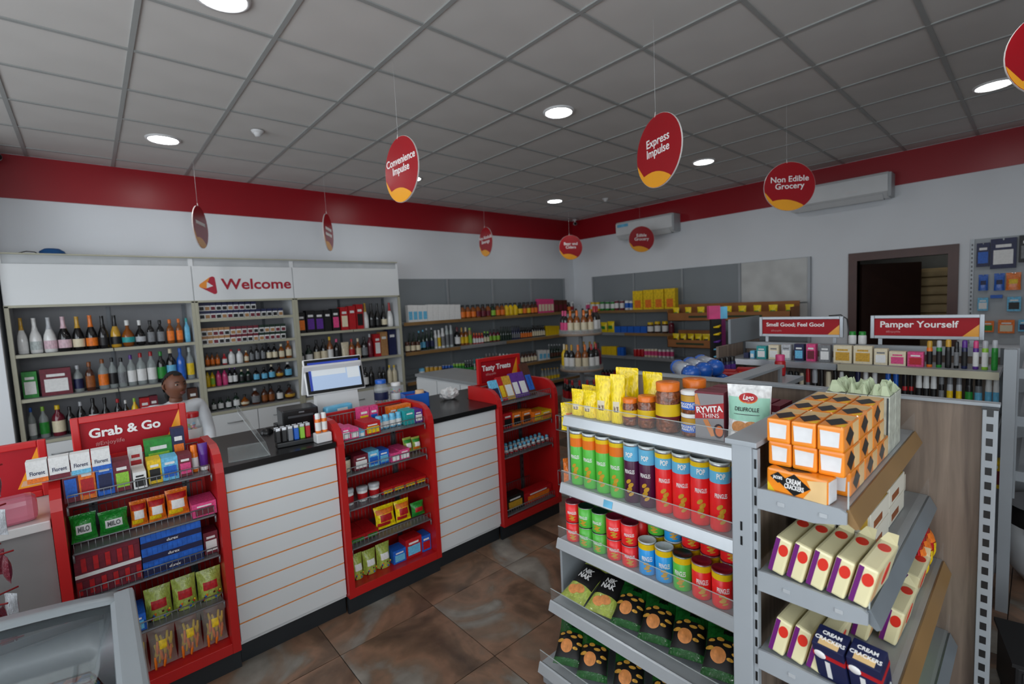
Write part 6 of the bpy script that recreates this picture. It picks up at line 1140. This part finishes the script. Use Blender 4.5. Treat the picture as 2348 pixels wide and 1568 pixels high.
nt.links.new(fz.outputs[0], mx.inputs[0]); nt.links.new(tr.outputs[0], mx.inputs[1]); nt.links.new(gy.outputs[0], mx.inputs[2]); nt.links.new(mx.outputs[0], nt.nodes['Material Output'].inputs[0])
strip('lid_glass', gl, FY0+.05, FY1-.05, -.002, .003, FX0+.03, FX1-.04)
strip('lid_slide_bar', m_fz, FY0+.05, FY1-.05, .003, .012, -.92, -.90, 2)
for i, (x, y, c) in enumerate(((-.5, -1.62, 'W'), (-.72, -1.65, 'W'), (-.5, -1.85, 'Q'), (-.75, -1.88, 'W'), (-1.0, -1.7, 'W'))):
    o = product('tub', c+'ZB', (x, y, .271), .17, .30, 0, f'ice-cream tub inside the chest freezer, {ORD[i]} counted from the near right corner', 'tubs in the freezer')
# hanging sweet stand at the left edge
t = thing('sweet_stand', 'dark wire stand hung with silver and red sweet bags at the left edge', 'display stand', (-.69, -.72, 0))
MB().tube([(0, 0, .02), (0, 0, 1.28)], .014, 8).obj('pole', m_blk, t); MB().lathe([(0, 0), (.16, 0), (.16, .02), (0, .02)], 20).obj('foot', m_blk, t)
for k, z in enumerate((1.24, 1.10, .96, .82, .68)):
    for a in range(7):
        an = a*.9+k*.4; MB().tube([(0, 0, z), (.13*math.cos(an), .13*math.sin(an), z+.012)], .003, 5).obj('peg', M('red_peg', '8a1218', .4), t)
        o = product('bag', 'SR' if (a+k) % 2 else 'MS', (-.69+.11*math.cos(an), -.72+.11*math.sin(an), z-.085), .05, .085, an+math.pi/2+.4, f"{'silver' if (a+k) % 2 else 'dark red'} sweet bag on the wire stand, {ORD[k]} tier, {ORD[a]} peg", 'bags on the sweet stand', .02)
t = thing('pink_pack', 'pink clear-wrapped pack lying against the side counter sign', 'pack', (-.60, -.30, .936), .1)
MB().rbox(-.07, .07, -.05, .05, 0, .10, .03, 3).obj('pack_body', M('pink_film', 'c9788a', .2, alpha=.75, var=.1), t); MB().tube([(-.08, -.02, .10), (-.04, -.03, .13)], [.012, .018], 6).obj('clip', m_lip, t)

# ---------------------------------------------------------------- the cashier seated behind the counter
m_skin = M('dark_brown_skin', '6e432f', .5, var=.05, scale=6); m_hair = M('black_hair', '0a0808', .8, var=.2, scale=30); m_shirt = M('white_shirt', 'd6d9dd', .75, var=.04)
t = thing('person', 'woman in a white shirt seated behind the counter, hair tied back, looking right', 'person', (.155, 1.80, 0), D(12))
t['category'] = 'person'
def body(joints, edges, radii, mat, nm, sub=2):
    me = bpy.data.meshes.new(nm); me.from_pydata(joints, edges, []); o = link(nm, me, t); me.materials.append(mat)
    sk = o.modifiers.new('skin', 'SKIN'); sk.use_smooth_shade = True; ss = o.modifiers.new('sub', 'SUBSURF'); ss.levels = sub; ss.render_levels = sub
    for v, r in zip(me.skin_vertices[0].data, radii): v.radius = r if isinstance(r, tuple) else (r, r)
    me.skin_vertices[0].data[0].use_root = True
    return o
# front is local -Y; seat height .50, eye height about 1.17
J = [(0, .02, .56), (0, .03, .72), (0, .02, .88), (0, .0, .99), (0, -.005, 1.03), (.09, -.02, .54), (.10, -.42, .52), (.10, -.44, .10), (.10, -.52, .05), (-.09, -.02, .54), (-.10, -.42, .52), (-.10, -.44, .10), (-.10, -.52, .05),
     (.175, .01, .985), (.22, -.02, .72), (.15, -.22, .60), (.11, -.29, .59), (-.175, .01, .985), (-.22, -.02, .72), (-.15, -.22, .60), (-.11, -.29, .59)]
E_ = [(0, 1), (1, 2), (2, 3), (3, 4), (0, 5), (5, 6), (6, 7), (7, 8), (0, 9), (9, 10), (10, 11), (11, 12), (2, 13), (13, 14), (14, 15), (15, 16), (2, 17), (17, 18), (18, 19), (19, 20)]
Rr = [(.15, .12), (.14, .11), (.15, .11), (.075, .07), (.05, .05), .09, .07, .05, .04, .09, .07, .05, .04, .065, .048, .036, .03, .065, .048, .036, .03]
body(J, E_, Rr, m_shirt, 'clothed_body')
body([(0, -.002, .985), (0, -.012, 1.03), (0, -.02, 1.07)], [(0, 1), (1, 2)], [.052, .048, .05], m_skin, 'neck')
hd = link('head', None, t, (0, -.02, 1.15), (0, 0, D(13)))
def head_mesh():
    bm = bmesh.new(); bmesh.ops.create_uvsphere(bm, u_segments=32, v_segments=24, radius=1)
    for v in bm.verts:
        x, y, z = v.co; X_, Y_, Z_ = x*.073, y*.092, z*.112
        if z < 0: k = 1-.30*(-z)**1.3; X_ *= k; Y_ *= (1-.12*(-z))
        if y < 0 and z < -.2: Y_ -= .010*(-z)          # jaw and chin forward
        f_ = max(0, -y)
        nose = math.exp(-((x/.16)**2))*math.exp(-(((z+.14)/.17)**2))*f_; Y_ -= .027*nose
        for s_ in (-1, 1): Y_ += .010*math.exp(-(((x-s_*.40)/.20)**2)-(((z-.08)/.12)**2))*f_
        lip = math.exp(-((x/.28)**2))*math.exp(-(((z+.48)/.09)**2))*f_; Y_ -= .010*lip
        for s_ in (-1, 1): X_ += s_*.004*math.exp(-(((x-s_*.75)/.3)**2)-(((z+.1)/.25)**2))*f_
        v.co = (X_, Y_, Z_)
    m = bpy.data.meshes.new('face'); bm.to_mesh(m); bm.free()
    for p in m.polygons: p.use_smooth = True
    m.materials.append(m_skin); return m
link('face', head_mesh(), hd)
def hair_mesh():
    bm = bmesh.new(); bmesh.ops.create_uvsphere(bm, u_segments=28, v_segments=20, radius=1)
    dl = [v for v in bm.verts if v.co.z < (-.55 if v.co.y > .25 else .42-.75*v.co.y if v.co.y > -.45 else .62)]
    bmesh.ops.delete(bm, geom=dl, context='VERTS')
    for v in bm.verts: x, y, z = v.co; v.co = (x*.079, y*.099+.002, z*.119+.002)
    m = bpy.data.meshes.new('hair'); bm.to_mesh(m); bm.free()
    for p in m.polygons: p.use_smooth = True
    m.materials.append(m_hair); return m
link('hair', hair_mesh(), hd)
MB().lathe([(0, -.03), (.025, -.022), (.034, 0), (.025, .022), (0, .03)], 14).obj('hair_bun', m_hair, hd, (0, .105, -.02)); MB().tube([(0, .10, -.03), (.0, .115, -.09), (0, .10, -.14)], [.02, .018, .008], 8).obj('hair_tail', m_hair, hd)
m_eye = M('eye_white', 'b0a498', .3, var=0); m_iris = M('eye_iris', '120a06', .2, var=0); m_lp = M('lips', '6a332c', .45)
for s_ in (-1, 1):
    e_ = MB().lathe([(0, -.007), (.008, -.005), (.0115, 0), (.008, .005), (0, .007)], 12).obj('eye', m_eye, hd, (s_*.030, -.0735, .012)); MB().lathe([(0, -.0065), (.005, -.005), (.0065, 0), (.005, .005), (0, .0065)], 10).obj('iris', m_iris, e_, (0, -.0075, 0))
    MB().tube([(s_*.014, -.086, .03), (s_*.03, -.085, .036), (s_*.046, -.074, .031)], [.0025, .0035, .002], 6).obj('eyebrow', m_hair, hd)
    MB().tube([(s_*.072, .008, .02), (s_*.082, .014, .012), (s_*.080, .012, -.01), (s_*.072, .004, -.026)], [.006, .010, .009, .005], 8).obj('ear', m_skin, hd)
MB().tube([(-.022, -.094, -.053), (-.008, -.101, -.049), (.008, -.101, -.049), (.022, -.094, -.053)], [.003, .0065, .0065, .003], 8).tube([(-.02, -.094, -.057), (0, -.101, -.060), (.02, -.094, -.057)], [.003, .008, .003], 8).obj('mouth', m_lp, hd)
# hands resting in the lap: palm, four fingers and a thumb each
for s_ in (-1, 1):
    h_ = link('hand', None, t, (s_*.105, -.30, .59), (0, 0, s_*.35))
    MB().rbox(-.036, .036, -.085, 0, -.012, .014, .011, 3).obj('palm', m_skin, h_)
    for k, (x, L_) in enumerate(((-.027, .062), (-.009, .072), (.009, .068), (.027, .054))): MB().tube([(x, -.078, .001), (x, -.078-L_*.45, .006), (x, -.078-L_*.8, -.006), (x, -.078-L_, -.02)], [.0088, .0085, .0078, .006], 8).obj('finger', m_skin, h_)
    MB().tube([(-s_*.032, -.02, 0), (-s_*.05, -.045, .002), (-s_*.052, -.075, -.004)], [.011, .010, .007], 8).obj('thumb', m_skin, h_)
    MB().rbox(-.045, .045, -.18, .06, 0, .07, .02, 3).obj('shoe', m_blk, t, (s_*.10, -.46, .0))
t = thing('stool', 'black stool behind the counter under the seated woman', 'stool', (.155, 1.80, 0), D(38))
MB().lathe([(0, .38), (.17, .38), (.18, .40), (.17, .425), (0, .43)], 24).obj('seat', m_blk, t); MB().tube([(0, 0, .03), (0, 0, .38)], .025, 10).obj('column', m_lip, t); MB().lathe([(0, 0), (.19, 0), (.19, .015), (.03, .035), (0, .035)], 24).obj('base', m_blk, t)
